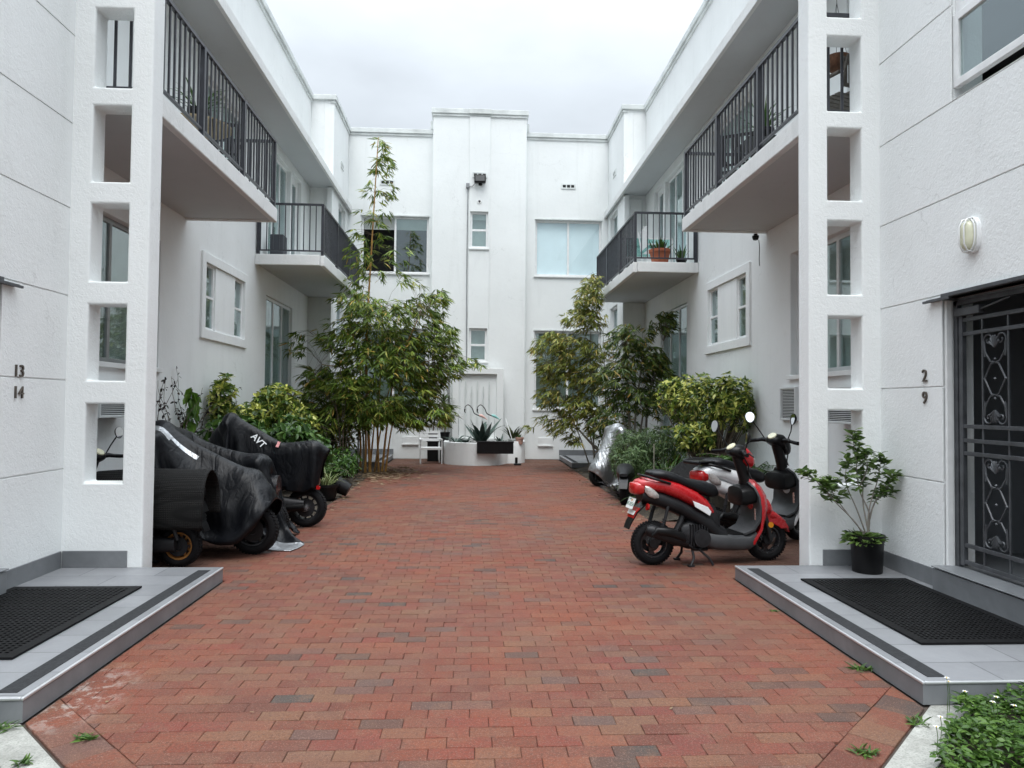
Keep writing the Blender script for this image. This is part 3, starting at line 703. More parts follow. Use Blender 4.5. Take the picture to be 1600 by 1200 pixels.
ac(-1,9.2,9.42,1.30,1.70,.06,'louvred vent at the back edge of the left pier')
# small dome camera under right balcony with dangling cord
t=thing('security_camera','small black dome camera with dangling cord under the right near balcony','camera',(4.10,10.40,4.14))
MB().lathe([(.0,-.10),(.035,-.09),(.05,-.055),(.05,-.03),(.03,-.02),(.03,0)],16).build('dome',DARKP,t,smooth=50,world=False)
MB().tube([(0.05,0,-.09),(.06,0,-.2),(.055,.0,-.38),(.06,0,-.48)],.006,5).build('cord',DARKP,t,world=False)
# floodlight + conduit on the tower
t=thing('floodlight','black twin floodlight high on the central tower','floodlight',(.02,19.665,7.8))
MB().box(-.17,.15,-.17,-.04,-.12,.09).build('housing',DARKP,t,bevel=.02,world=False)
MB().box(-.14,.12,-.176,-.17,-.09,.06).build('lens',pm('floodlight_lens',(.12,.12,.12),.2),t,world=False,bevel=.002)
MB().box(-.05,.05,-.05,.0,-.17,-.08).build('bracket',DARKP,t,bevel=.006,world=False)
GRAYP=pm('conduit_grey',(.25,.26,.27),.5,.3,.15,5)
t=thing('conduit','thin grey electrical conduit running down the central tower','conduit',(-.32,19.68,3))
MB().tube([(-.325,19.655,7.55),(-.33,19.655,5.2),(-.31,19.655,2.5)],.014,6).tube([(-.32,19.655,7.6),(-.2,19.64,7.6),(-.12,19.62,7.68)],.01,6).build('pipe',GRAYP,t,smooth=60)
MB().box(-.375,-.28,19.61,19.70,7.55,7.68).build('junction_box',GRAYP,t,bevel=.006)
# round vent cap on tower
tag(MB().lathe([(0,0),(.03,.0),(.04,.012),(.055,.012),(.06,.0)],20,Matrix.Translation((.0,19.66,7.18))@Matrix.Rotation(R(90),4,'X')).build('vent_cap',WHITE,None,smooth=40),'small round white cap on the tower between floodlight and window','vent cap')
# ---- round stepped planter
def pot_wall():
    b=MB(); pts=[]
    def arc(cx,cy,r,a0,a1,n=18): return [(cx+r*math.cos(R(lerp(a0,a1,i/n))),cy+r*math.sin(R(lerp(a0,a1,i/n)))) for i in range(n+1)]
    out=[(-.86,19.36)]+arc(-.02,18.68,.86,188,312)+arc(.86,18.98,.42,262,360)+[(1.28,19.36)]
    return out
out_=pot_wall()
def inset(p,d):
    c=(.15,18.9); q=[]
    for x,y in p:
        l=math.hypot(x-c[0],y-c[1]); q.append((c[0]+(x-c[0])*(1-d/l),c[1]+(y-c[1])*(1-d/l)))
    return q
inn=inset(out_,.12)
t=thing('round_planter','round white masonry planter holding agaves in front of the rear wall','planter',(0,18.6,0))
k=len(out_)
V=[(x,y,-.03) for x,y in out_]+[(x,y,.56) for x,y in out_]+[(x,y,.57) for x,y in inset(out_,.01)]+[(x,y,.57) for x,y in inset(out_,.11)]+[(x,y,.56) for x,y in inn]+[(x,y,.3) for x,y in inn]
F=[]
for r_ in range(5):
    for i in range(k-1): F.append((r_*k+i,r_*k+i+1,(r_+1)*k+i+1,(r_+1)*k+i))
MB().add(V,F).build('wall',W_WALL,t,smooth=40)
MB().add([(x,y,.52) for x,y in inn],[tuple(range(k))]).build('soil',SOIL,t)
# black trough hanging on the planter rim
t=thing('trough','long black plastic plant trough hooked on the round planter rim','planter box',(.45,17.78,.3))
bx=MB(); bx.grid([-.01,.02,.87,.90],[.31,.345,.612],lambda u,z: True,17.70,17.72,MY); bx.box(.0,.9,17.72,17.76,.33,.61).box(-.01,.91,17.68,17.93,.59,.615).box(0,.9,17.71,17.9,.315,.35)
for i in range(22): bx.box(.02+i*.04,.035+i*.04,17.694,17.70,.34,.59)
bx.build('body',DARKP,t,bevel=.004,seg=1)
# black shoe-like scrap beside planter
tag(MB().box(.93,1.12,17.98,18.08,0,.05).box(.96,1.03,18.0,18.06,.05,.2).build('bracket',DARKP,None,bevel=.02),'small black bracket on the paving at the planter right end','bracket')
# ---- white slatted chair
t=thing('slatted_chair','white slatted metal armchair left of the round planter','chair',(-1.2,18.5,0),R(8))
lg=[(-.27,-.22),(.27,-.22),(-.25,.22),(.25,.22)]
for i,(x,y) in enumerate(lg):
    h=.62 if i<2 else .84
    MB().tube([(x,y,0),(x*1.0,y,h*.6),(x*1.0,y+(.06 if i>1 else 0),h)],.016,8).build('leg',WHITE,t,smooth=60,world=False)
st=MB()
for i in range(6): st.box(-.27,.27,-.22+i*.077,-.22+i*.077+.06,.40,.415)
st.box(-.28,.28,-.235,-.22,.36,.42); st.build('seat',WHITE,t,bevel=.004,world=False)
bk=MB()
for z,yy in((.56,.245),(.66,.26),(.76,.275)): bk.box(-.27,.27,yy,yy+.014,z,z+.07)
bk.build('backrest',WHITE,t,bevel=.005,world=False)
for x in(-.27,.27): MB().box(x-.025,x+.025,-.25,.26,.615,.635).build('armrest',WHITE,t,bevel=.006,world=False)
# white low planter wall at bed end (right)
tag(MB().box(3.38,4.245,9.36,9.5,-.03,.60).build('low_wall',W_WALL,None,bevel=.015),'low white masonry planter wall behind the parked scooters on the right','wall')
tag(MB().box(3.36,4.24,9.5,10.3,-.03,.52).build('raised_soil',SOIL,None,bevel=.03),kind='structure')
# flexible rubber mat leaning in bushes
def curved_mat(name,label,P0,U,Vv,arcs,nu,nv,mt):
    pass
# ================================================================ SCOOTERS
def paint(name,col,rough=.22): 
    mt,t,p=new_mat(name); v=tcoord(t); n=noise(t,v,6,6,.7)
    t.links.new(mixc(t,ramp(t,n,[(.5,0.),(.8,.22)]),col,tuple(c*.45+.03 for c in col)),p.inputs['Base Color'])
    p.inputs['Coat Weight'].default_value=.6; p.inputs['Coat Roughness'].default_value=.1
    t.links.new(ramp(t,noise(t,v,14,6,.7),[(.4,rough),(.75,rough+.3)]),p.inputs['Roughness']); return mt
REDP=paint('red_scooter_paint',(.42,.008,.012)); WHP=paint('white_scooter_paint',(.80,.82,.83)); BLP=paint('blue_scooter_paint',(.02,.07,.32)); BKP=paint('black_scooter_paint',(.012,.012,.014))
GREYPL=pm('textured_grey_plastic',(.011,.0115,.013),.45,0,.25,7,140,.3,spec=.3)
GREYSH=pm('grey_leg_shield_plastic',(.04,.042,.045),.5,0,.25,7,140,.3)
SEAT=pm('seat_vinyl',(.006,.0065,.008),.42,0,.25,7,90,.25,spec=.3)
TYRE=pm('tyre_rubber',(.007,.007,.008),.8,0,.3,20,60,.4,spec=.2)
ENG=pm('engine_metal',(.018,.018,.02),.5,.3,.4,14,40,.5)
CHRM=pm('bright_metal',(.55,.55,.56),.25,.9,.15,8)
GOLD=pm('gold_rim_paint',(.42,.19,.055),.35,.5,.15,8)
MIRR=bpy.data.materials.new('mirror_glass'); MIRR.use_nodes=True; MIRR.node_tree.nodes['Principled BSDF'].inputs['Metallic'].default_value=1; MIRR.node_tree.nodes['Principled BSDF'].inputs['Roughness'].default_value=.03; MIRR.node_tree.nodes['Principled BSDF'].inputs['Base Color'].default_value=(.9,.92,.93,1)
CLEARL=pm('clear_lamp_lens',(.46,.43,.41),.12,.3,.35,30,60,.4); REDL=pm('red_lamp_lens',(.40,.012,.012),.15,0,.2,25,coat=.5); AMB=pm('amber_lens',(.6,.22,.01),.2,0,.1,25)
PLT=pm('plate_white',(.72,.74,.72),.4,0,.08,20); PLTG=pm('plate_print',(.03,.12,.07),.5,0,.1,20); ORL=pm('plate_orange',(.6,.25,.02),.5,0,.1,20)
def sec(x,zt,zb,hy,p=2.6,n=20,sh=0,yo=0):
    zc=(zt+zb)/2; hz=(zt-zb)/2; o=[]
    for i in range(n):
        a=2*math.pi*i/n; c_,s_=math.cos(a),math.sin(a)
        yy=hy*np.sign(c_)*abs(c_)**(2/p); zz=hz*np.sign(s_)*abs(s_)**(2/p)
        o.append((x+sh*zz,yo+yy,zc+zz))
    return o
def shell(stations,n=20,p=2.6,M=None): return MB().loft([sec(s[0],s[1],s[2],s[3],p=(s[4] if len(s)>4 else p),n=n,sh=(s[5] if len(s)>5 else 0)) for s in stations],M)
def ribbon(prof,thk,bow=0,nseg=8,M=None,pw=2.0):
    """prof: (x,z,halfwidth); closed curved sheet across y, bowed back by bow at its edges"""
    k=len(prof); V=[];F=[]
    for side in(0,1):
        for i,(x,z,hw) in enumerate(prof):
            a=Vector(prof[max(i-1,0)][:2]); b_=Vector(prof[min(i+1,k-1)][:2]); d=(b_-a).normalized(); nx,nz=d.y,-d.x
            for j in range(nseg+1):
                t_=-1+2*j/nseg; o=side*thk
                bb=(bow[i] if isinstance(bow,list) else bow)*abs(t_)**pw
                V.append((x-bb-nx*o,hw*t_*(1-.0*side),z-nz*o))
    W_=nseg+1; off=k*W_
    for i in range(k-1):
        for j in range(nseg):
            a=i*W_+j; F.append((a,a+1,a+W_+1,a+W_)); F.append((off+a+W_,off+a+W_+1,off+a+1,off+a))
        F.append((i*W_,(i+1)*W_,off+(i+1)*W_,off+i*W_)); a=i*W_+nseg; F.append((a+W_,a,off+a,off+a+W_))
    for j in range(nseg): F.append((j+1,j,off+j,off+j+1)); a=(k-1)*W_+j; F.append((a,a+1,off+a+1,off+a))
    return MB().add(V,F,M)
def wheel(par,x,y,r,w,rimm,spokes=3,double=False,rimr=.64,steer=0):
    M=Matrix.Rotation(steer,4,'Z')@Matrix.Rotation(R(90),4,'X')
    o=MB().lathe([(.0,-.045),(.045,-.045),(.05,-.03),(.05,.03),(.045,.045),(0,.045)],16,M).lathe([(.1*r/.21,-.052),(.1*r/.21,-.047),(.05,-.047),(.05,-.052)],20,M,True).build('wheel',ENG,par,smooth=40,world=False)
    o.location=(x,y,r)
    rr_=rimr*r; hw=w/2
    prof=[]
    for k in range(15):
        a=-math.pi*.60+k*math.pi*1.2/14 
        prof.append((r-hw*.82+hw*.82*math.cos(a), hw*math.sin(a)))
    prof=[(rr_,-hw*.62)]+prof+[(rr_,hw*.62)]
    ty=MB().lathe(prof,40,M,True)
    # tread blocks
    for k in range(44):
        A=2*math.pi*k/44
        for sgn in(-1,1):
            T=M@Matrix.Rotation(A+(.03 if sgn>0 else 0),4,'Z')@Matrix.Translation((r-.004,0,sgn*hw*.36))@Matrix.Rotation(sgn*.5,4,'X')
            ty.box(-.006,.0055,-.008,.008,-hw*.26,hw*.26,T)
    ty.build('tyre',TYRE,o,smooth=50,world=False)
    rm=MB().lathe([(rr_-.012,-hw*.66),(rr_+.008,-hw*.70),(rr_+.008,hw*.70),(rr_-.012,hw*.66),(rr_-.022,hw*.3),(rr_-.022,-hw*.3)],40,M,True)
    for k in range(spokes):
        A=2*math.pi*k/spokes+.4
        for da in((-.09,.09) if double else (0,)):
            T=M@Matrix.Rotation(A+da,4,'Z')
            if spokes<=3: rm.loft([[(.04,-.045,-.02),(.04,.045,-.02),(.04,.045,.02),(.04,-.045,.02)],[(rr_*.6,-.02,-.014),(rr_*.6,.02,-.014),(rr_*.6,.02,.014),(rr_*.6,-.02,.014)],[(rr_-.012,-.045,-.014),(rr_-.012,.045,-.014),(rr_-.012,.045,.014),(rr_-.012,-.045,.014)]],T)
            else: rm.loft([[(.04,-.014,-.014),(.04,.014,-.014),(.04,.014,.014),(.04,-.014,.014)],[(rr_-.014,-.009,-.01),(rr_-.014,.009,-.01),(rr_-.014,.009,.01),(rr_-.014,-.009,.01)]],T)
    rm.build('rim',rimm,o,smooth=35,world=False)
    return o
def mirror(par,base,head,r=(.062,.048),face=(-1,0,.1)):
    b=Vector(base); h=Vector(head); f=Vector(face).normalized()
    md=(b+h)/2+Vector((-.01,0,.0)); 
    o=MB().tube([b,b+(h-b)*.45+Vector((.012,0,-.01)),h-(h-b).normalized()*.04,h+f*-.012],.0065,6).build('mirror',DARKP,par,smooth=60,world=False)
    q=f.to_track_quat('Z','Y').to_matrix().to_4x4(); q.translation=h
    pr=[(0,-.035),(.6,-.03),(.92,-.015),(1.03,.0),(1.0,.006)]
    m_=MB()
    V=[];F=[];n=20
    for rr2,z in pr:
        for j in range(n):
            A=2*math.pi*j/n; V.append((rr2*r[1]*math.cos(A)*(1+.12*math.sin(A)),rr2*r[0]*math.sin(A),z))
    for i in range(len(pr)-1):
        for j in range(n): F.append((i*n+j,i*n+(j+1)%n,(i+1)*n+(j+1)%n,(i+1)*n+j))
    m_.add(V,F,q); m_.build('mirror_shell',DARKP,o,smooth=60,world=False)
    V=[(r[1]*.97*math.cos(2*math.pi*j/n)*(1+.12*math.sin(2*math.pi*j/n)),r[0]*.97*math.sin(2*math.pi*j/n),.005) for j in range(n)]
    MB().add(V,[tuple(range(n))],q).build('mirror_glass',MIRR,o,world=False)
def scooter(name,label,loc,rz,body,body2,rim,sc=1.0,steer=0,spokes=3,front=True,rack=False,white_patch=True,mir=(True,True),lamp='red',plate='VE-8254',tyre=.118,stand=True,upper=True,wr=.212):
    S=thing(name,label,'scooter',loc,rz); S.scale=(sc,sc,sc)
    B=lambda mb,n,mt,**k: mb.build(n,mt,S,world=False,**k)
    wheel(S,0,0,wr,tyre,rim,spokes)
    # engine + cvt + swingarm
    e=shell([(.0,.30,.17,.035),(.12,.31,.16,.05),(.3,.33,.15,.07),(.46,.33,.14,.07),(.54,.29,.16,.045)],M=Matrix.Translation((0,.10,0)))
    e.loft([sec(.26,.40,.18,.06),sec(.34,.44,.15,.10),sec(.5,.42,.15,.10),sec(.58,.36,.18,.06)],Matrix.Translation((0,-.04,0)))
    for k in range(7): e.box(.33+k*.028,.342+k*.028,-.155,-.06,.19,.40)
    e.lathe([(0,-.03),(.07,-.03),(.085,-.015),(.085,.02),(0,.02)],20,Matrix.Translation((.44,-.165,.27))@Matrix.Rotation(R(90),4,'X'))
    e.lathe([(0,-.02),(.055,-.02),(.06,0),(0,0)],20,Matrix.Translation((.44,-.19,.27))@Matrix.Rotation(R(90),4,'X'))
    e.tube([(.30,-.08,.55),(.25,-.09,.42),(.2,-.09,.33)],.03,8).tube([(-.02,.1,.28),(.05,.12,.5),(.1,.12,.62)],.02,8)
    e.tube([(.02,-.12,.26),(.08,-.13,.48),(.12,-.12,.62)],.016,8)
    for k in range(9): e.tube([(.02+.06*k/9+.024*math.cos(a),-.125+.024*math.sin(a),.28+.2*k/9) for a in [0,1.6,3.1,4.7,6.3]],.005,5)
    B(e,'engine',ENG,smooth=35)
    mf=MB().tube([(-.13,-.16,.375),(-.10,-.165,.365),(.18,-.17,.27),(.24,-.165,.245),(.30,-.15,.22)],[.03,.058,.062,.05,.02],14).tube([(.28,-.15,.22),(.38,-.13,.16),(.52,-.1,.15),(.56,-.05,.22)],.016,8)
    B(mf,'muffler',GREYPL,smooth=45)
    B(shell([(-.10,.345,.30,.02),(-.05,.40,.33,.035),(.1,.39,.30,.04),(.24,.33,.25,.03)],M=Matrix.Translation((0,-.215,.0))),'heat_shield',DARKP,smooth=50)
    # tail fairing, upper (painted)
    if upper:
        t1=shell([(-.185,.81,.735,.07,2.6),(-.16,.83,.73,.10,2.8),(-.09,.85,.725,.125,3),(.06,.85,.70,.15,3),(.22,.815,.64,.165,3),(.40,.735,.555,.17,2.8),(.52,.65,.485,.158,2.5),(.60,.54,.44,.13,2.2)])
        B(t1,'tail_fairing',body,smooth=50)
        # darker lower side panels
        t2=shell([(-.14,.745,.62,.10),(.05,.72,.56,.14),(.22,.66,.49,.155),(.4,.56,.40,.165),(.55,.50,.27,.165),(.64,.40,.18,.16),(.72,.36,.16,.155)])
        B(t2,'lower_panel',GREYPL if name!='white_scooter' else WHP,smooth=50)
        if white_patch:
            for sy in(-1,1):
                pz=[(.34,.635),(.365,.575),(.52,.485),(.535,.525),(.50,.57)]
                B(MB().prism(pz,sy*.166,sy*.176),'white_patch',WHP,bevel=.004)
        # tail lamp
        B(shell([(-.222,.79,.70,.06,3.4),(-.212,.80,.69,.085,3.6),(-.165,.812,.685,.104,3.6),(-.13,.80,.69,.112,3.4)]),'tail_lamp',REDL if name!='blue_scooter' else DARKP,smooth=50)
        for sy in(-1,1):
            B(MB().loft([sec(-.125,.78,.715,.010,yo=sy*.116,n=12),sec(-.09,.775,.675,.02,yo=sy*.125,n=12),sec(-.04,.74,.655,.02,yo=sy*.138,n=12),sec(.0,.70,.66,.008,yo=sy*.145,n=12)]),'turn_signal',CLEARL,smooth=60)
        # rear mudguard, plate, reflectors
        mg=ribbon([(-.02,.62,.07),(-.10,.60,.075),(-.19,.52,.075),(-.25,.42,.07),(-.275,.36,.06)],.012,0)
        B(mg,'rear_mudguard',DARKP,smooth=50)
        B(ribbon([(-.155,.555,.079),(-.192,.52,.079),(-.225,.46,.078)],.006,0,M=Matrix.Translation((-.008,0,.006))),'reflector_band',REDL if name=='red_scooter' else DARKP,smooth=50)
        B(ribbon([(-.19,.522,.08),(-.213,.485,.08)],.004,0,M=Matrix.Translation((-.019,0,.012))),'reflector_stripe',PLT if name=='red_scooter' else DARKP,smooth=50)
        Mp=Matrix.Translation((-.225,0,.60))@Matrix.Rotation(R(-90),4,'Z')@Matrix.Rotation(R(68),4,'X')
        pl=B(MB().box(-.085,.085,-.055,.055,-.002,.002,Mp),'licence_plate',PLT if name!='blue_scooter' else DARKP,bevel=.004)
        if plate:
            text_obj(plate,.05,PLTG,pl,Mp@Matrix.Translation((0,-.008,.003)),.0006,'plate_characters')
            MB().lathe([(0,.003),(.013,.003),(.013,.0025)],12,Mp@Matrix.Translation((.01,.033,0))).build('plate_emblem',ORL,pl,world=False)
            text_obj('FLORIDA',.014,PLTG,pl,Mp@Matrix.Translation((-.03,.04,.003)),.0005,'plate_lettering')
        for sy in(-1,1): B(MB().lathe([(0,-.02),(.03,-.018),(.034,0),(0,0)],16,Matrix.Translation((-.10,sy*.10,.575))@Matrix.Rotation(R(-80),4,'Y')),'rear_reflector',REDL if name!='blue_scooter' else DARKP,smooth=50)
        # seat
        st=shell([(-.055,.90,.86,.07),(-.03,.915,.85,.11),(.08,.925,.83,.135),(.20,.895,.79,.145),(.30,.845,.755,.15),(.42,.825,.70,.15),(.54,.805,.655,.145),(.62,.775,.65,.12),(.665,.725,.66,.07)],p=3)
        B(st,'seat',SEAT,smooth=55)
        B(MB().tube([(.12,-.155,.80),(.0,-.155,.835),(-.10,-.12,.865),(-.13,0,.87),(-.10,.12,.865),(.0,.155,.835),(.12,.155,.80)],.013,8),'grab_rail',DARKP,smooth=60)
        if rack: B(MB().box(-.24,-.02,-.10,.10,.885,.90).tube([(-.25,-.12,.885),(-.26,.0,.885),(-.25,.12,.885)],.02,8),'rack',DARKP,bevel=.005)
    # inner body under the seat front (battery cover)
    B(shell([(.50,.62,.20,.14),(.60,.60,.22,.145),(.655,.50,.25,.12)],p=3.2),'seat_riser',GREYPL,smooth=45)
    # floorboard
    B(shell([(.50,.335,.17,.15),(.60,.32,.145,.18),(.80,.29,.13,.19),(.95,.285,.135,.185),(1.03,.33,.17,.16)],p=4),'floorboard',GREYSH,smooth=40)
    rb_=MB()
    for k in range(7): rb_.box(.66+.0*k,.93,-.12+.04*k-.006,-.12+.04*k+.006,.285,.302)
    B(rb_,'floor_mat',DARKP,bevel=.003)
    if front:
        # inner leg shield
        B(ribbon([(.90,.285,.16),(1.00,.33,.175),(1.06,.43,.185),(1.07,.55,.185),(1.055,.66,.18),(1.02,.75,.15),(.985,.80,.09)],.02,-.0),'inner_leg_shield',GREYSH,smooth=45)
        B(shell([(.865,.70,.60,.10),(.88,.745,.565,.15),(.95,.765,.56,.165),(1.04,.75,.58,.15)],p=3.2),'glove_box',DARKP,smooth=45)
        B(MB().box(1.048,1.053,-.13,-.105,.36,.50,Matrix.Rotation(R(-2),4,'Y')),'sticker',CHRM)
        # outer shield
        B(ribbon([(.92,.14,.15),(1.02,.20,.175),(1.13,.33,.19),(1.19,.45,.195),(1.215,.56,.19),(1.20,.66,.175),(1.15,.745,.14),(1.08,.81,.085),(1.02,.835,.05)],.03,[.0,.02,.06,.10,.12,.12,.10,.06,.03],nseg=12),'leg_shield',body,smooth=50)
        B(shell([(1.04,.66,.52,.05),(1.13,.67,.45,.09),(1.22,.62,.44,.09),(1.27,.55,.46,.05)],p=2.3),'nose_panel',body,smooth=60)
        for sy in(-1,1): B(MB().lathe([(0,-.018),(.024,-.015),(.028,0),(0,.0)],16,Matrix.Translation((1.165,sy*.185,.385))@Matrix.Rotation(R(90)*(-sy if False else 1),4,'X')@Matrix.Rotation(0 if sy<0 else R(180),4,'X')),'side_reflector',AMB,smooth=50)
        # fender over the front wheel
        fx,fz,fr=1.22,wr,wr+.035
        fd=ribbon([(fx+fr*math.cos(R(a)),fz+fr*math.sin(R(a))+.01,.06-.0003*abs(a-80)) for a in(15,35,55,75,95,115,135,150)],.01,.0,nseg=8)
        # curve the fender across
        B(fd,'front_fender',body,smooth=50)
        for sy in(-1,1): B(MB().prism([(fx+fr*math.cos(R(a)),fz+fr*math.sin(R(a))+.01) for a in range(25,150,12)]+[(fx+(fr-.075)*math.cos(R(a)),fz+(fr-.075)*math.sin(R(a))) for a in(130,110,80,50,40)],sy*.052,sy*.062),'fender_side',body,bevel=.004)
        B(shell([(1.19,.56,.40,.06),(1.26,.52,.40,.075),(1.36,.45,.40,.05),(1.43,.40,.375,.02)],p=2.2),'fender_beak',body,smooth=60)
    # fork + front wheel
    fk=MB()
    for sy in(-1,1): fk.tube([(1.225,sy*.075,wr),(1.19,sy*.075,.38),(1.15,sy*.06,.56)],[.022,.024,.018],8)
    B(fk,'fork',ENG,smooth=50)
    wheel(S,1.22,0,wr,tyre-.01,rim,spokes,steer=steer)
    # steering column, handlebar, cowl
    B(MB().loft([sec(.0,.05,-.05,.06)]) if False else MB().tube([(1.02,0,.74),(.985,0,.84),(.945,0,.94),(.915,0,1.03),(.90,0,1.09)],[.075,.062,.055,.058,.06],14),'steering_column',DARKP,smooth=50)
    Ms=Matrix.Translation((.90,0,0))@Matrix.Rotation(steer,4,'Z')@Matrix.Translation((-.90,0,0))
    B(MB().loft([sec(.80,1.115,1.07,.05,n=18),sec(.835,1.145,1.05,.085,n=18),sec(.90,1.165,1.02,.10,n=18),sec(.95,1.16,1.0,.095,n=18)],Ms),'instrument_housing',DARKP,smooth=50)
    Md=Ms@Matrix.Translation((.838,0,1.142))@Matrix.Rotation(R(-38),4,'Y')
    B(MB().lathe([(0,.012),(.045,.012),(.05,.006),(.05,0)],24,Md),'speedometer',pm('dial_face',(.62,.60,.42),.2,0,.1,30),smooth=40)
    if front: B(MB().loft([sec(.935,1.155,.99,.098,n=18),sec(.98,1.14,.95,.10,n=18),sec(1.03,1.09,.93,.09,n=18),sec(1.06,1.03,.95,.06,n=18)],Ms),'headlight_cowl',body2,smooth=55)
    if front: B(MB().loft([sec(1.04,1.06,.955,.065,n=18),sec(1.07,1.04,.965,.05,n=18)],Ms),'headlight',CLEARL,smooth=55)
    hb=MB()
    hb.tube([(.90,-.1,1.09),(.90,.1,1.09)],.026,10,M=Ms)
    for sy in(-1,1):
        hb.tube([(.90,sy*.07,1.09),(.885,sy*.17,1.10),(.85,sy*.22,1.09)],[.026,.024,.018],10,M=Ms)
    B(hb,'handlebar',DARKP,smooth=60)
    for sy in(-1,1):
        B(MB().tube([(.855,sy*.215,1.092),(.83,sy*.29,1.083),(.815,sy*.345,1.078)],[.018,.019,.02],10,M=Ms),'grip',RUB,smooth=60)
        B(MB().tube([(.92,sy*.19,1.09),(.915,sy*.25,1.075),(.885,sy*.34,1.062)],[.009,.008,.006],6,M=Ms),'brake_lever',ENG,smooth=60)
    B(MB().tube([(.93,.03,.95),(1.0,.06,.9),(1.02,.05,.8)],.008,6).tube([(.9,-.12,1.06),(.97,-.1,.96),(1.0,-.05,.84)],.007,6),'cable',DARKP,smooth=60)
    def mp(x,y,z): v=Ms@Vector((x,y,z)); return tuple(v)
    if mir[0]: mirror(S,mp(.90,.15,1.11),mp(.80,.27,1.34),face=(-1,-.25,.12) if name!='white_scooter' else (-.62,-.78,.36))
    if mir[1]: mirror(S,mp(.90,-.15,1.11),mp(.86,-.26,1.24) if name=='red_scooter' else mp(.84,-.26,1.33),face=(-1,.35,.12))
    if stand:
        B(MB().tube([(.36,-.10,.19),(.37,-.14,.08),(.33,-.16,.012)],.013,8).tube([(.36,.10,.19),(.37,.14,.08),(.33,.16,.012)],.013,8).tube([(.36,-.10,.17),(.36,.10,.17)],.014,8).box(.30,.36,-.18,-.14,.0,.018).box(.30,.36,.14,.18,.0,.018).tube([(.42,-.12,.17),(.52,-.17,.07),(.55,-.18,.012)],.012,8),'stand',ENG,smooth=40)
    return S
red=scooter('red_scooter','red and black scooter parked on the brick paving at right with white side flash',(1.65,6.89,0),R(8.5),REDP,REDP,BKP,spokes=3)
wsc=scooter('white_scooter','white scooter with black seat parked behind the red scooter near the right pier',(2.50,7.68,0),R(22),WHP,DARKP,BKP,sc=1.06,steer=R(6),white_patch=False,rack=True,plate=None)
bsc=scooter('blue_scooter','blue and black scooter with gold rear rim behind the left pier',(-2.84,6.86,0),R(176),BLP,DARKP,GOLD,sc=.93,steer=R(-12),spokes=10,white_patch=False,plate=None)
# curled rubber mat over the seat of the blue scooter
def wave_mat(name,label,f,nu,nv,mt,thk=.014):
    V=[];F=[]
    for i in range(nu+1):
        for j in range(nv+1): V.append(f(i/nu,j/nv))
    for i in range(nu):
        for j in range(nv): a=i*(nv+1)+j; F.append((a,a+1,a+nv+2,a+nv+1))
    o=MB().add(V,F).build(name,mt,None,smooth=70,fixn=False)
    s_=o.modifiers.new('solid','SOLIDIFY'); s_.thickness=thk; s_.offset=0
    return tag(o,label,'mat')
def ribmat():
    mt,t,p=new_mat('ribbed_rubber'); a=t.nodes.new('ShaderNodeUVMap') if False else None
    p.inputs['Base Color'].default_value=(.02,.02,.021,1); p.inputs['Roughness'].default_value=.7; p.inputs['Specular IOR Level'].default_value=.2
    v=tcoord(t,'Object',(1,1,1)); br=t.nodes.new('ShaderNodeTexVoronoi'); br.distance='CHEBYCHEV'; br.inputs['Randomness'].default_value=.0; br.inputs['Scale'].default_value=62; t.links.new(v,br.inputs['Vector'])
    h=ramp(t,br.outputs['Distance'],[(.2,1.),(.42,0.)]); t.links.new(mixc(t,h,(.004,.004,.004),(.017,.0165,.016)),p.inputs['Base Color']); bump(t,p,h,.8,.006); return mt
RIB=ribmat()
def f1(u,v):
    x=-3.60+u*1.04; ry=.23; rz=.25; zc=.63+.03*u; yc=6.87
    a=.27; tot=a+math.pi*.24+.18; d=v*tot
    if d<a: y=yc-ry-.02*math.sin(d/a*3); z=zc-(a-d)
    elif d<a+math.pi*.24: th=(d-a)/.24; y=yc-ry*math.cos(th); z=zc+rz*math.sin(th)
    else: y=yc+ry; z=zc-(d-a-math.pi*.24)
    return (x+.012*math.sin(v*7),y+.012*math.sin(u*5),z+.012*math.sin(u*4))
wm=wave_mat('rubber_mat','curled black rubber mat laid over the seat of the blue scooter at left',f1,30,40,RIB)
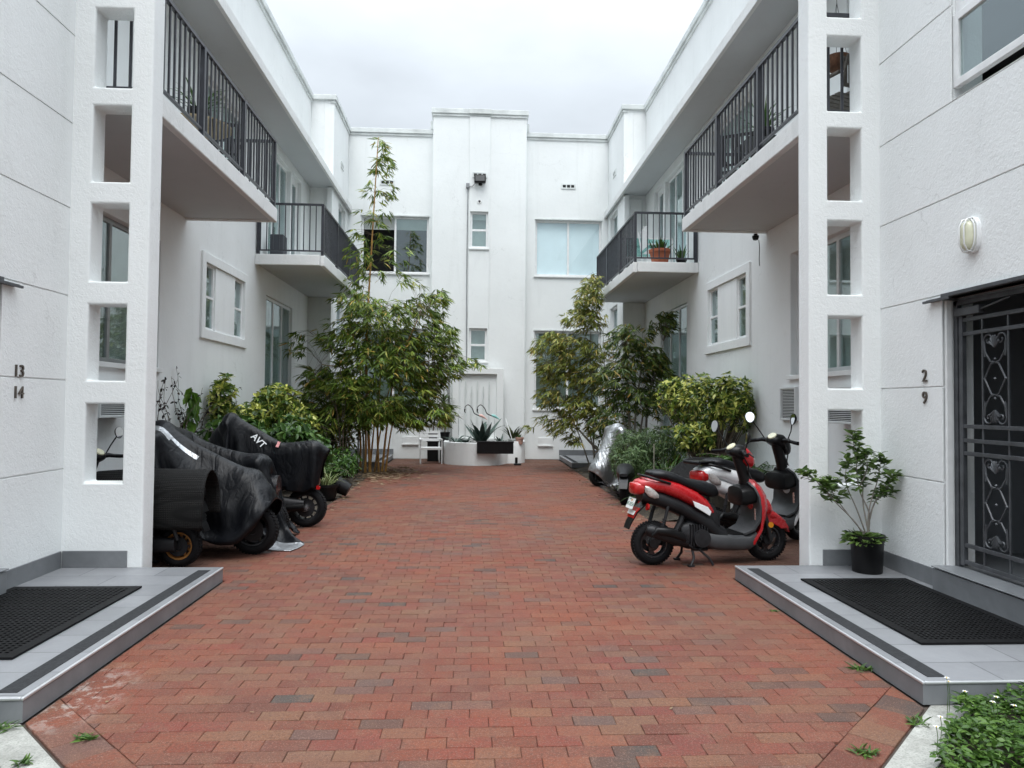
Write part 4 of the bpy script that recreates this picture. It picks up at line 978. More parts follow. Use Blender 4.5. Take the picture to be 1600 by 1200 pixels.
# long skirts of that mat
# ================================================================ CLOTH COVERS (numpy position based drape)
def drape(caps,x0,x1,hw,h,top,steps=260,iters=12,hem=1.0,seed=1,ygap=0):
    nx=int((x1-x0)/h)+1; ny=int(2*hw/h)+1
    X,Y=np.meshgrid(np.linspace(x0,x1,nx),np.linspace(-hw,hw,ny),indexing='ij')
    rg=np.random.RandomState(seed)
    ztop=top(X,Y) if callable(top) else np.full_like(X,top)
    Pn=np.stack([X,Y,ztop+rg.rand(nx,ny)*.015],-1); prev=Pn.copy(); h_x=(x1-x0)/(nx-1); h_y=2*hw/(ny-1)
    A=np.array([c[0] for c in caps],float); Bc=np.array([c[1] for c in caps],float); Rr=np.array([c[2] for c in caps],float)
    def con(a,b,L,k,push=True):
        d=b-a; n=np.sqrt((d*d).sum(-1,keepdims=True))+1e-9; e=(n-L)
        if not push: e=np.maximum(e,0)
        c=d*(e/n*.5*k); a+=c; b-=c
    dg=math.hypot(h_x,h_y)
    Lx=np.full((nx-1,ny,1),h_x); Ly=np.full((nx,ny-1,1),h_y)
    if hem<1:
        for q in(0,1,-1,-2): Lx[:,q]*=hem if q in(0,-1) else (1+hem)/2; Ly[q,:]*=hem if q in(0,-1) else (1+hem)/2
    for st_ in range(steps):
        vel=(Pn-prev)*.965; prev=Pn.copy(); Pn=Pn+vel; Pn[...,2]-=9.8*.012**2
        for it in range(iters):
            for o in(0,1):
                con(Pn[o:nx-1:2],Pn[o+1:nx:2],Lx[o::2],1.); con(Pn[:,o:ny-1:2],Pn[:,o+1:ny:2],Ly[:,o::2],1.)
            if it%2==0:
                con(Pn[:-1,:-1],Pn[1:,1:],dg,.22); con(Pn[1:,:-1],Pn[:-1,1:],dg,.22)
                for o in(0,1,2,3):
                    con(Pn[o:nx-2:4],Pn[o+2:nx:4],2*h_x,.10); con(Pn[:,o:ny-2:4],Pn[:,o+2:ny:4],2*h_y,.10)
            Q=Pn.reshape(-1,3)
            for a,b,r in zip(A,Bc,Rr):
                ab=b-a; L2=ab@ab; t_=np.clip(((Q-a)@ab)/(L2+1e-9),0,1)[:,None]; d=Q-(a+t_*ab); n=np.sqrt((d*d).sum(1,keepdims=True))+1e-9
                m_=(n[:,0]<r)
                if m_.any():
                    Q[m_]+=(d[m_]/n[m_])*(r-n[m_])
                    pv_=prev.reshape(-1,3); pv_[m_]+= (Q[m_]-pv_[m_])*.5
            g_=Pn[...,2]<.012; Pn[...,2][g_]=.012
            if g_.any(): prev[g_]+=(Pn[g_]-prev[g_])*.6
    return Pn
def cover(name,label,Pn,loc,rz,mats,matfn=None,keep=None):
    nx,ny=Pn.shape[:2]
    t=thing(name,label,'vehicle cover',loc,rz)
    me=bpy.data.meshes.new('cloth'); F=[(i*ny+j,(i+1)*ny+j,(i+1)*ny+j+1,i*ny+j+1) for i in range(nx-1) for j in range(ny-1)]
    UV=[(i/(nx-1),j/(ny-1)) for i in range(nx-1) for j in range(ny-1)]
    if keep: kk=[q for q in range(len(F)) if keep(*UV[q])]; F=[F[q] for q in kk]; UV=[UV[q] for q in kk]
    me.from_pydata([tuple(p) for p in Pn.reshape(-1,3).tolist()],[],F)
    for m_ in mats: me.materials.append(m_)
    if matfn:
        for k,q in enumerate(UV): me.polygons[k].material_index=matfn(*q)
    me.shade_smooth(); o=bpy.data.objects.new('cloth',me); C.objects.link(o); o.parent=t
    s_=o.modifiers.new('subd','SUBSURF'); s_.levels=1; s_.render_levels=1
    s_=o.modifiers.new('solid','SOLIDIFY'); s_.thickness=.004; s_.offset=-1
    return t
def cloth_mat(name,col,rough=.42,silver=False):
    mt,t,p=new_mat(name); v=tcoord(t); n=noise(t,v,3,6,.6)
    t.links.new(ramp(t,n,[(.3,tuple(c*.75 for c in col)),(.7,tuple(c*1.3 for c in col))]),p.inputs['Base Color'])
    p.inputs['Roughness'].default_value=rough; p.inputs['Metallic'].default_value=.85 if silver else 0
    p.inputs['Specular IOR Level'].default_value=.5 if silver else .22
    w1=noise(t,tcoord(t,'Object',(1.6,1,.55)),2.6,2,.45,1.6); w2=noise(t,tcoord(t,'Object',(1.4,1,.7)),7,3,.5,1.2)
    h=math2(t,'ADD',math2(t,'ABSOLUTE',math2(t,'SUBTRACT',w1,.5),0),math2(t,'MULTIPLY',math2(t,'ABSOLUTE',math2(t,'SUBTRACT',w2,.5),0),.4))
    bump(t,p,h,.55,.08 if silver else .045); return mt
CLB=cloth_mat('black_cover_cloth',(.0035,.004,.0055),.42); CLS=cloth_mat('silver_cover_cloth',(.40,.41,.42),.42,True)
# D: covered motorbike furthest back (left)
cp_=lambda a,b,r:(a,b,r)
capD=[cp_((1.0,-.30,1.2),(1.0,.30,1.2),.06),cp_((1.08,0,1.1),(1.2,0,.8),.13),cp_((.97,-.04,1.33),(.97,.04,1.33),.09),cp_((.95,0,1.32),(.36,0,.98),.07),cp_((.97,0,1.32),(1.0,.26,1.2),.07),cp_((.97,0,1.32),(1.0,-.26,1.2),.07),cp_((.45,0,.86),(.75,0,.90),.14),cp_((.15,0,.91),(.45,0,.86),.14),cp_((-.08,0,.95),(.2,0,.92),.13),cp_((1.25,0,.31),(1.25,0,.31),.30),cp_((.1,0,.55),(.9,0,.5),.17)]
PD=drape(capD,-.42,1.95,1.02,.042,lambda X,Y:1.48+0*X,steps=240,seed=3,hem=.9)
cv=cover('motorcycle_cover','black cover with white letters over the rearmost motorcycle on the left',PD,(-2.17,9.02,0),R(176),[CLB],None,lambda u,v: abs(v-.5)<(.245+.45*max(0,u-.03)+.03*math.sin(u*22) if u<.6 else .46))
bD=thing('black_motorcycle','black motorcycle with many-spoked rear wheel under the rearmost cover','motorcycle',(-2.17,9.02,0),R(176))
wheel(bD,0,0,.245,.13,ENG,10,rimr=.66); MB().lathe([(0,-.09),(.045,-.085),(.05,0),(0,0)],16,Matrix.Translation((0,.02,.245))@Matrix.Rotation(R(90),4,'X')).build('hub',CHRM,bD,smooth=40,world=False); wheel(bD,1.25,0,.245,.11,ENG,10)
MB().loft([sec(.0,.34,.22,.04),sec(.2,.38,.18,.07),sec(.5,.42,.16,.09),sec(.7,.36,.2,.05)],Matrix.Translation((0,.10,0))).build('engine',ENG,bD,smooth=40,world=False)
MB().tube([(-.02,.14,.27),(.2,.15,.25),(.5,.12,.2)],[.05,.05,.03],12).build('muffler',DARKP,bD,smooth=40,world=False)
MB().loft([sec(-.15,.62,.52,.06),sec(.1,.66,.46,.1),sec(.6,.7,.4,.14)]).build('tail_fairing',BKP,bD,smooth=40,world=False)
MB().lathe([(0,-.02),(.024,-.018),(.027,0),(0,0)],16,Matrix.Translation((-.17,.11,.50))@Matrix.Rotation(R(90),4,'X')@Matrix.Rotation(R(180),4,'X')).build('rear_reflector',REDL,bD,smooth=50,world=False)
MB().box(-.20,-.19,-.08,.08,.50,.62,Matrix.Rotation(R(15),4,'Y')).build('licence_plate',PLT,bD,world=False,bevel=.003)
# B: big wrinkled cover nearest
capB=[cp_((.90,-.33,1.18),(.90,.33,1.18),.07),cp_((1.0,0,1.2),(1.15,0,.9),.16),cp_((.95,0,1.22),(.15,0,.84),.05),cp_((.45,0,.78),(.85,0,.9),.13),cp_((.05,-.03,.72),(.45,0,.76),.15),cp_((-.05,0,.58),(.1,0,.7),.16),cp_((-.08,-.1,.40),(-.08,.1,.40),.2),cp_((.2,-.14,.45),(.9,-.16,.45),.14),cp_((.2,.14,.45),(.9,.16,.45),.14),cp_((1.3,0,.31),(1.3,0,.31),.30)]
PB=drape(capB,-.52,2.1,.82,.045,lambda X,Y:1.34+0*X,steps=240,seed=5,hem=.72)
mfB=lambda u,v: 1 if (.44<v<.515 and .50<u<.80 and False) else 0
cover('motorcycle_cover','large wrinkled black cover with silver stripe on the motorcycle behind the rubber mat',PB,(-2.33,7.42,0),R(174),[CLB,CLS],lambda u,v: 1 if (.555<v<.565+.045*(u-.34)/.3 and .34<u<.70) else 0)
bB=thing('dark_motorcycle','dark motorcycle whose rear tyre shows under the large wrinkled cover','motorcycle',(-2.33,7.42,0),R(174))
wheel(bB,0,0,.25,.14,BKP,5); wheel(bB,1.3,0,.25,.12,BKP,5)
MB().loft([sec(.1,.5,.25,.06),sec(.4,.6,.16,.1),sec(.9,.55,.16,.1),sec(1.0,.4,.2,.06)]).build('engine',ENG,bB,smooth=40,world=False)
# C: middle cover
capC=[cp_((.88,-.26,1.14),(.88,.26,1.14),.06),cp_((.95,0,1.1),(1.05,0,.8),.13),cp_((.35,0,.74),(.8,0,.76),.15),cp_((-.12,-.12,.87),(.12,-.12,.87),.06),cp_((-.12,.12,.87),(.12,.12,.87),.06),cp_((.1,0,.82),(.4,0,.78),.15),cp_((1.2,0,.25),(1.2,0,.25),.25)]
PC=drape(capC,-.86,2.05,1.0,.045,lambda X,Y:1.22+0*X,steps=230,seed=9)
cover('scooter_cover','black cover reaching the ground with silver lining between two taller covers',PC,(-2.42,8.22,0),R(178),[CLB,CLS],lambda u,v: 1 if (u<.10 and v>.80) or (u<.22 and v>.93) else 0, lambda u,v: not(u<.35 and v<.22-.3*u) and not (u<.06 and v<.5))
bC=thing('covered_scooter','dark scooter hidden under the middle black cover','scooter',(-2.30,8.22,0),R(178))
wheel(bC,0.1,0,.21,.11,BKP,5); wheel(bC,1.2,0,.21,.11,BKP,5); shell([(.0,.72,.3,.1),(.4,.7,.25,.14),(.7,.5,.2,.12)]).build('body',BKP,bC,smooth=40,world=False)
# silver covered scooter far right
capS=[cp_((.0,-.25,1.07),(.0,.25,1.07),.08),cp_((-.06,0,1.05),(.1,0,.8),.16),cp_((-.7,0,.72),(-.2,0,.75),.16),cp_((.28,0,.55),(.1,0,.8),.12),cp_((.32,0,.3),(.32,0,.3),.22)]
PS=drape(capS,-1.2,.92,.88,.045,lambda X,Y:1.16+0*X,steps=190,seed=12,hem=.85)
cover('scooter_cover','crumpled silver cover over the scooter in the bushes at far right',PS,(2.62,13.6,0),R(200),[CLS])
bS=thing('grey_scooter','grey scooter whose front wheel shows below the crumpled silver cover','scooter',(2.62,13.6,0),R(200))
wheel(bS,.34,0,.21,.11,BKP,5); wheel(bS,-.85,0,.21,.11,BKP,5); shell([(-.9,.7,.4,.1),(-.4,.7,.2,.14),(.0,.5,.2,.1)]).build('body',GREYPL,bS,smooth=40,world=False)
# dark low motorbike wheel half hidden in plants (right)
bL=thing('black_scooter','black scooter rear half hidden in dark leaves left of the red scooter','scooter',(2.25,11.0,0),R(75))
wheel(bL,0,0,.23,.12,BKP,5); wheel(bL,1.2,0,.22,.11,BKP,5)
shell([(-.2,.50,.45,.06),(.0,.56,.46,.1),(.3,.62,.35,.14),(.7,.55,.2,.14)]).build('tail_fairing',GREYPL,bL,smooth=50,world=False)
ribbon([(.1,.46,.06),(-.08,.47,.07),(-.22,.40,.07),(-.30,.28,.06)],.012,0).build('rear_mudguard',DARKP,bL,smooth=50,world=False)
# rubber mat standing in the bushes right
def f2(u,v):
    return (2.72+u*.95-.28*v*(1-u)*.6, 9.55+.25*v-.1*u, .55+.36*math.sin(min(1,u*1.35)*math.pi*.5)*(.45+.55*v)-.10*u*u+.02*v)
def f2(u,v):
    x=lerp(2.58,3.35,u)+.16*(1-v); z=.46+.32*math.sin(R(90)*min(1,u*1.6+.15))*(v)+.05*v; y=9.30+.45*v+.05*math.sin(u*3)
    return (x-.25*(1-v)*0,y,z)
wave_mat('rubber_mat','ribbed black rubber mat bent over the plants behind the white scooter',f2,16,16,RIB)
# letters and tag on cover D, triangle mark on the mat corner
def stick(cvr,Pn,target,size,body=None,mt=None,w=.05,h=.05,rot=0):
    """lie flat on the cloth at the vertex nearest to a world point"""
    bpy.context.view_layer.update(); Mi=cvr.matrix_world.inverted() if cvr.matrix_world!=Matrix() else Matrix()
    Mi=(Matrix.Translation(cvr.location)@Matrix.Rotation(cvr.rotation_euler.z,4,'Z')).inverted(); q=np.array(Mi@Vector(target))
    d=((Pn-q)**2).sum(-1); i,j=np.unravel_index(d[2:-2,2:-2].argmin(),d[2:-2,2:-2].shape); i+=2;j+=2
    a=Vector(Pn[i+1,j]-Pn[i-1,j]).normalized(); b=Vector(Pn[i,j+1]-Pn[i,j-1]).normalized(); n=a.cross(b).normalized()
    x=(-a+b*rot).normalized(); y=n.cross(x); M=Matrix((x,y,n)).transposed().to_4x4(); M.translation=Vector(Pn[i,j])+n*.012
    if body: return text_obj(body,size,mt,cvr,M,.001,'printed_letters',True)
    return MB().box(-w/2,w/2,-h/2,h/2,-.003,.003,M).build('tag_label',mt,cvr,world=False)
stick(cv,PD,(-2.76,8.85,1.10),.11,'AVT',WHP,rot=.3)
tg=stick(cv,PD,(-2.50,8.85,1.03),.05,None,pm('red_white_tag',(.6,.25,.25),.5,0,.3,60),.035,.075)
# ================================================================ FOLIAGE
def leaf_mat(name,stops,transl=.25,rough=.45,vscale=None):
    mt,t,p=new_mat(name); geo=t.nodes.new('ShaderNodeNewGeometry')
    c=ramp(t,geo.outputs['Random Per Island'],stops)
    v=tcoord(t); c=mixc(t,ramp(t,noise(t,v,3,4,.6),[(.35,.0),(.7,.35)]),c,stops[0][1])
    t.links.new(c,p.inputs['Base Color']); p.inputs['Roughness'].default_value=rough; p.inputs['Specular IOR Level'].default_value=.35
    tr=t.nodes.new('ShaderNodeBsdfTranslucent'); t.links.new(c,tr.inputs[0]); mx_=t.nodes.new('ShaderNodeMixShader'); mx_.inputs[0].default_value=transl
    o=t.nodes['Material Output']; t.links.new(p.outputs[0],mx_.inputs[1]); t.links.new(tr.outputs[0],mx_.inputs[2]); t.links.new(mx_.outputs[0],o.inputs[0]); return mt
BAM=leaf_mat('bamboo_leaf',[(0,(0.046,0.083,0.014)),(.35,(0.103,0.179,0.024)),(.7,(0.198,0.284,0.039)),(.93,(0.353,0.370,0.068)),(1,(0.542,0.326,0.082))])
BAMD=leaf_mat('bamboo_leaf_dark',[(0,(0.029,0.058,0.014)),(.5,(0.075,0.123,0.024)),(.85,(0.162,0.208,0.038)),(.96,(0.374,0.270,0.068)),(1,(0.550,0.295,0.087))])
BAMY=leaf_mat('bamboo_leaf_yellow',[(0,(0.077,0.110,0.021)),(.4,(0.174,0.218,0.037)),(.75,(0.309,0.317,0.064)),(1,(0.463,0.337,0.100))])
SCH=leaf_mat('variegated_leaf',[(0,(0.043,0.086,0.017)),(.4,(0.095,0.159,0.028)),(.62,(0.276,0.346,0.057)),(.85,(0.640,0.635,0.138)),(1,(0.750,0.750,0.253))],.25,.3)
GRN=leaf_mat('green_leaf',[(0,(0.024,0.060,0.014)),(.5,(0.054,0.120,0.024)),(1,(0.120,0.216,0.042))],.25,.35)
FERN=leaf_mat('fern_leaf',[(0,(0.021,0.056,0.014)),(.5,(0.053,0.114,0.024)),(1,(0.105,0.179,0.038))],.25,.4)
LIME=leaf_mat('lime_leaf',[(0,(.06,.14,.02)),(1,(.16,.28,.04))],.3,.35)
PURP=leaf_mat('dark_purple_leaf',[(0,(.012,.010,.012)),(.7,(.035,.022,.025)),(1,(.03,.045,.02))],.1,.3)
AGV=leaf_mat('agave_leaf',[(0,(.035,.06,.05)),(1,(.08,.12,.10))],.05,.45)
SNK=leaf_mat('striped_strap_leaf',[(0,(.02,.035,.012)),(1,(.08,.10,.03))],.1,.4)
GRS=leaf_mat('ground_cover_leaf',[(0,(0.025,0.060,0.010)),(.5,(0.060,0.128,0.021)),(1,(0.128,0.221,0.043))],.3,.4)
STRW=leaf_mat('dry_litter',[(0,(.12,.08,.045)),(.6,(.24,.17,.10)),(1,(.42,.34,.22))],.1,.8)
CULM=pm('bamboo_culm_yellow',(.42,.22,.055),.4,0,.3,9,30,.2); CULMG=pm('bamboo_culm_grey',(.26,.25,.2),.5,0,.25,8,30,.3); TWIG=pm('twig_bark',(.11,.085,.06),.8,0,.3,20,60,.4)
BARK=pm('pale_bark',(.24,.22,.19),.85,0,.3,14,50,.6)
TPL_S=np.array([0,.30,.30,.30,.70,.70,.70,1.0]); 
TPL_W=np.array([0,-1,0,1,-.75,0,.75,0])*.5
TPL_D=np.array([0,1,0,1,1,0,1,0])
LF=np.array([[0,1,2,-1],[0,2,3,-1],[1,4,5,2],[2,5,6,3],[4,7,5,-1],[5,7,6,-1]])
class Leaves:
    def __init__(s): s.p=[];s.d=[];s.L=[];s.W=[];s.c=[]
    def add(s,p,d,L,W,curl=.25): s.p.append(p); s.d.append(d); s.L.append(L); s.W.append(W); s.c.append(curl)
    def build(s,name,mt,par=None,oval=False,world=True):
        P=np.array(s.p,float); D=np.array(s.d,float); D/=np.linalg.norm(D,axis=1,keepdims=True)+1e-9
        L_=np.array(s.L)[:,None]; W_=np.array(s.W)[:,None]; c_=np.array(s.c)[:,None]
        n=len(P); rnd=np.random.RandomState(n); up=np.array([0,0,1.])+rnd.normal(0,.45,(n,3))
        S=np.cross(D,up); S/=np.linalg.norm(S,axis=1,keepdims=True)+1e-9; Nn=np.cross(S,D)
        ss=TPL_S.copy(); ww=TPL_W.copy()
        if oval: ss=np.array([0,.35,.35,.35,.75,.75,.75,1.0])
        V=P[:,None,:]+D[:,None,:]*(L_*ss)[:,:,None]+S[:,None,:]*(W_*ww)[:,:,None]+Nn[:,None,:]*((W_*.18*TPL_D)-(L_*c_*ss**2))[:,:,None]
        V=V.reshape(-1,3); F=[]
        base=(np.arange(n)*8)
        for f in LF:
            q=[k for k in f if k>=0]; F+= (base[:,None]+np.array(q)[None,:]).tolist()
        me=bpy.data.meshes.new(name); 
        if par is not None and world: V=V-np.array(world_loc(par))
        me.from_pydata(V.tolist(),[],F); me.materials.append(mt); me.shade_smooth()
        o=bpy.data.objects.new(name,me); C.objects.link(o); 
        if par is not None: o.parent=par
        return o
def rv(rg,s=1): return np.array([rg.gauss(0,1),rg.gauss(0,1),rg.gauss(0,1)])*s
def blade(mb,p0,az,el0,el1,L,W,n=7,fold=.25,twist=0):
    """strap leaf starting at p0, azimuth az, elevation going el0->el1 (deg)"""
    p=np.array(p0,float); V=[];F=[]
    for i in range(n+1):
        t_=i/n; el=R(lerp(el0,el1,t_**1.2)); d=np.array([math.cos(az)*math.cos(el),math.sin(az)*math.cos(el),math.sin(el)])
        s_=np.array([-math.sin(az),math.cos(az),0]); nn=np.cross(d,s_)
        w_=W*.5*(min(1,.45+2.2*t_)*(1-max(0,(t_-.35)/.65)**1.6)+.02)
        V+=[tuple(p-s_*w_-nn*w_*fold),tuple(p),tuple(p+s_*w_-nn*w_*fold)]
        p=p+d*L/n
    for i in range(n):
        a=i*3; F+=[(a,a+1,a+4,a+3),(a+1,a+2,a+5,a+4)]
    mb.add(V,F)
def catpath(pts,n=10):
    o=[];P=[Vector(p) for p in pts]; P=[P[0]*2-P[1]]+P+[P[-1]*2-P[-2]]
    for i in range(1,len(P)-2):
        for k in range(n):
            t_=k/n; a,b,c,d=P[i-1],P[i],P[i+1],P[i+2]
            o.append(.5*((2*b)+(c-a)*t_+(2*a-5*b+4*c-d)*t_*t_+(3*b-a-3*c+d)*t_**3))
    o.append(P[-2]); return o
def bamboo(name,label,base,culms,clumps,lm,cm,seed,leafL=.2,leafW=.026,group=None,xmax=None,twigmat=None):
    rg=random.Random(seed); t=thing(name,label,'bamboo',base,0,group)
    allp=[]; stems=[]
    for cu in culms:
        pts=catpath([Vector(p) for p in cu[0]],8); r0=cu[1]; m_=MB(); k=len(pts)
        rs=[]
        for i in range(k): rs.append(r0*(1-.75*i/k))
        m_.tube(pts,rs,8)
        for i in range(1,k-1,2 if k<30 else 3): # nodes
            d=(pts[i+1]-pts[i-1]).normalized(); m_.tube([pts[i]-d*.006,pts[i],pts[i]+d*.006],[rs[i]*1.02,rs[i]*1.18,rs[i]*1.02],8)
        m_.build('culm',cm if len(cu)<3 else cu[2],t,smooth=50)
        allp+=[(p,rs[i]) for i,p in enumerate(pts[k//4:])]
    tw=MB(); lv=Leaves()
    AP=np.array([tuple(a[0]) for a in allp])
    for (cx,cy,cz,rx,ry,rz,n) in clumps:
        for _ in range(n):
            while True:
                u=np.array([rg.uniform(-1,1) for _ in range(3)])
                if u@u<1: break
            c=np.array([cx+u[0]*rx,cy+u[1]*ry,cz+u[2]*rz])
            if xmax and abs(c[0])>xmax: c[0]=math.copysign(xmax-rg.random()*.15,c[0])
            dd=np.linalg.norm((AP-c)*np.array([1,1,.8])+np.array([0,0,0]),axis=1); j=int(dd.argmin())
            if dd[j]>.12 and rg.random()<.4:
                q=AP[j]+ (c-AP[j])*0; mid=(q+c)/2+np.array([0,0,.06*dd[j]+.04])
                tw.tube([tuple(lerp(q,c,rg.uniform(.0,.5) if dd[j]>.5 else 0)),tuple(mid),tuple(c)],[.004,.003,.002],3,False)
            out=c-np.array([base[0],base[1],c[2]-.2]); out/=np.linalg.norm(out)+1e-6
            az=math.atan2(out[1],out[0])+rg.gauss(0,.9); k=rg.randint(4,8); dr=rg.uniform(-.75,.1)
            for i in range(k):
                a2=az+(i-(k-1)/2)*rg.uniform(.22,.42); d=np.array([math.cos(a2),math.sin(a2),dr+rg.uniform(-.35,.15)])
                l=leafL*rg.uniform(.6,1.25); lv.add(c+rv(rg,.012),d,l,leafW*rg.uniform(.8,1.25),rg.uniform(.05,.4))
    tw.build('twigs',twigmat or TWIG,t); lv.build('leaves',lm,t)
    return t
# ---- left bamboo clump
def LX(px): return -1.57+(px-640)/71
def LZ(py): return 4.07-(py-455)/69.4
cl=[]
for px,py,rx,rz,n in((600,500,.85,.42,170),(560,478,.45,.3,60),(665,478,.5,.32,60),(690,465,.22,.2,20),(685,530,.5,.5,150),(545,530,.6,.45,120),(600,570,.95,.5,260),(705,570,.32,.3,50),(655,615,.5,.3,90),(505,600,.4,.42,85),
    (545,610,.5,.45,120),(520,650,.45,.45,95),(570,650,.45,.35,80),(610,640,.4,.28,60),(742,565,.32,.1,12),(472,548,.22,.22,14),(470,525,.12,.12,5),(690,645,.3,.3,70),(500,690,.35,.35,70),(640,650,.5,.3,130),(600,640,.6,.35,150),(560,610,.5,.4,120),(670,590,.4,.4,110),(480,640,.25,.4,50),(620,540,.7,.4,160)):
    cl.append((LX(px),15.75+(.25 if px>600 else -.1),LZ(py),rx,.75,rz,int(n*1.4)))
for px,py,rx,rz,n in((592,232,.13,.18,14),(596,262,.28,.22,26),(592,300,.36,.25,26),(585,340,.42,.25,20),(580,372,.5,.2,14),(598,400,.45,.25,12),(560,405,.35,.3,36),(555,440,.3,.25,26),(600,430,.6,.2,16),(640,445,.3,.15,12),(640,400,.2,.25,4)):
    cl.append((LX(px),15.9,LZ(py),rx,.4,rz,n))
bx_=(-2.35,15.9,0)
culms=[([(-2.38,15.95,0),(-2.50,15.95,2.6),(-2.42,15.95,5.0),(-2.30,15.9,7.5)],.034)]
for i,(bx0,by0,tx,ty,tz) in enumerate(((-2.12,15.95,-1.3,15.6,3.5),(-2.2,16.05,-2.1,15.6,3.6),(-2.55,16.1,-3.4,15.5,3.0),(-2.48,15.9,-2.9,15.9,3.6),(-2.62,16.15,-3.5,16.1,2.4),(-2.3,16.1,-1.0,16.0,2.8),(-2.7,16.2,-3.0,16.2,3.3),(-2.42,16.2,-1.8,16.3,3.4),(-2.05,16.0,-.8,15.8,2.6))):
    culms.append(([(bx0,by0,0),(bx0+(tx-bx0)*.08+(-.05 if i==1 else .03),by0,1.0),(bx0+(tx-bx0)*.35,lerp(by0,ty,.5),2.2),(tx,ty,tz)],.028 if i<5 else .022,CULM if i in(0,1,3,5,8) else (CULMG if i in(2,6) else CULM)))
bamboo('yellow_bamboo','tall bushy bamboo with yellow stems and one culm rising above the left balcony',bx_,culms,cl,BAM,CULM,21,.215,.028,xmax=4.12)
# broad fan leaved palm-like shoots hanging in front of the bamboo
def palmlet(name,label,base,fans,seed,mt,stem=TWIG,L=.42,W=.045,k=13):
    rg=random.Random(seed); t=thing(name,label,'palm',base); m_=MB(); s_=MB()
    for (x,y,z,az,el) in fans:
        s_.tube(catpath([Vector(base),Vector((lerp(base[0],x,.3),lerp(base[1],y,.3),lerp(base[2],z,.75))),Vector((x,y,z))],6),.008,5)
        for i in range(k):
            a=az+(i-(k-1)/2)*.19
            blade(m_,(x,y,z),a,el+rg.uniform(-8,8),el-55+rg.uniform(-10,10),L*rg.uniform(.8,1.1)*(1-.012*abs(i-k/2)),W,6,.3)
    m_.build('fronds',mt,t,smooth=60,fixn=False); s_.build('stems',stem,t); return t
palmlet('fan_palm','small fan palm with drooping pleated fronds under the left bamboo crown',(-2.85,15.2,0),[(-3.25,15.1,1.75,-2.4,20),(-2.75,14.9,1.6,-1.3,25),(-2.3,14.95,1.75,-1.0,30),(-3.5,15.2,2.2,-2.8,30),(-1.9,15.0,1.6,-.4,20),(-2.9,15.0,2.3,-1.7,35),(-3.3,14.8,1.1,-2,15)],5,BAMD,L=.5)
# ---- right bamboos
def RX(px): return 2.64+(px-925)/67.1
def RZ(py): return 4.6-(py-430)/66.5
cl=[(RX(px),16.4,RZ(py),rx,.6,rz,int(n*1.8)) for px,py,rx,rz,n in((925,445,.24,.22,34),(918,470,.36,.3,65),(905,500,.4,.3,40),(928,500,.28,.28,30),(865,535,.35,.28,34),(840,550,.15,.3,14),(895,545,.5,.35,75),(930,550,.4,.3,45),(870,580,.45,.35,85),(920,590,.5,.4,100),(860,620,.32,.3,40),(905,635,.5,.35,90),(880,665,.4,.25,42),(935,655,.35,.4,50),(850,655,.15,.15,5),(830,668,.08,.1,3),(900,685,.25,.12,12))]
cu=[([(2.75,16.6,0),(2.7,16.6,1.2),(2.6,16.4,2.8),(2.68,16.4,4.6)],.022),([(2.85,16.7,0),(2.5,16.5,1.3),(1.9,16.3,3.0)],.02),([(2.7,16.8,0),(2.3,16.5,1.0),(1.6,16.2,2.4)],.018),([(2.95,16.7,0),(3.0,16.6,1.5),(2.9,16.4,3.2)],.02),
    ([(2.95,16.3,.35),(2.6,16.3,.68),(2.25,16.3,1.05),(1.72,16.3,1.55)],.035,CULMG)]
bamboo('bamboo','olive yellow bamboo clump in front of the right rear ground-floor window',(2.8,16.6,0),cu,cl,BAMY,CULMG,33,.19,.026)
fx=lambda X:(X+.11)*.897-.11; fz=lambda z:(z-1.55)*.897+1.55
cl=[(fx(RX(px)),14.8,fz(RZ(py)),rx,.6,rz,int(n*1.5)) for px,py,rx,rz,n in((985,525,.45,.3,70),(1035,505,.3,.25,34),(1000,560,.55,.35,110),(965,590,.4,.4,80),(1030,590,.4,.45,90),(985,620,.5,.3,80),(1025,630,.35,.3,45),(955,650,.3,.35,34),(1045,490,.2,.12,8))]
cu=[([(3.25,15.0,0),(3.22,15.0,1.2),(3.1,14.9,2.7)],.045,CULMG),([(3.35,15.0,0),(3.34,15.0,1.2),(3.5,14.9,2.8)],.035,CULMG),([(3.45,15.1,0),(3.5,15.0,1.3),(3.9,14.8,2.9)],.028,BARK),([(3.3,15.1,0),(3.1,15.0,1.2),(2.7,14.8,2.4)],.022,CULMG),([(3.6,15.1,0),(3.62,15.1,1.4),(3.8,15,2.5)],.035,BARK)]
bamboo('bamboo','dark green bamboo clump under the right far balcony beside the glass doors',(3.3,15.0,0),cu,cl,BAMD,CULMG,35,.2,.028,xmax=4.12)
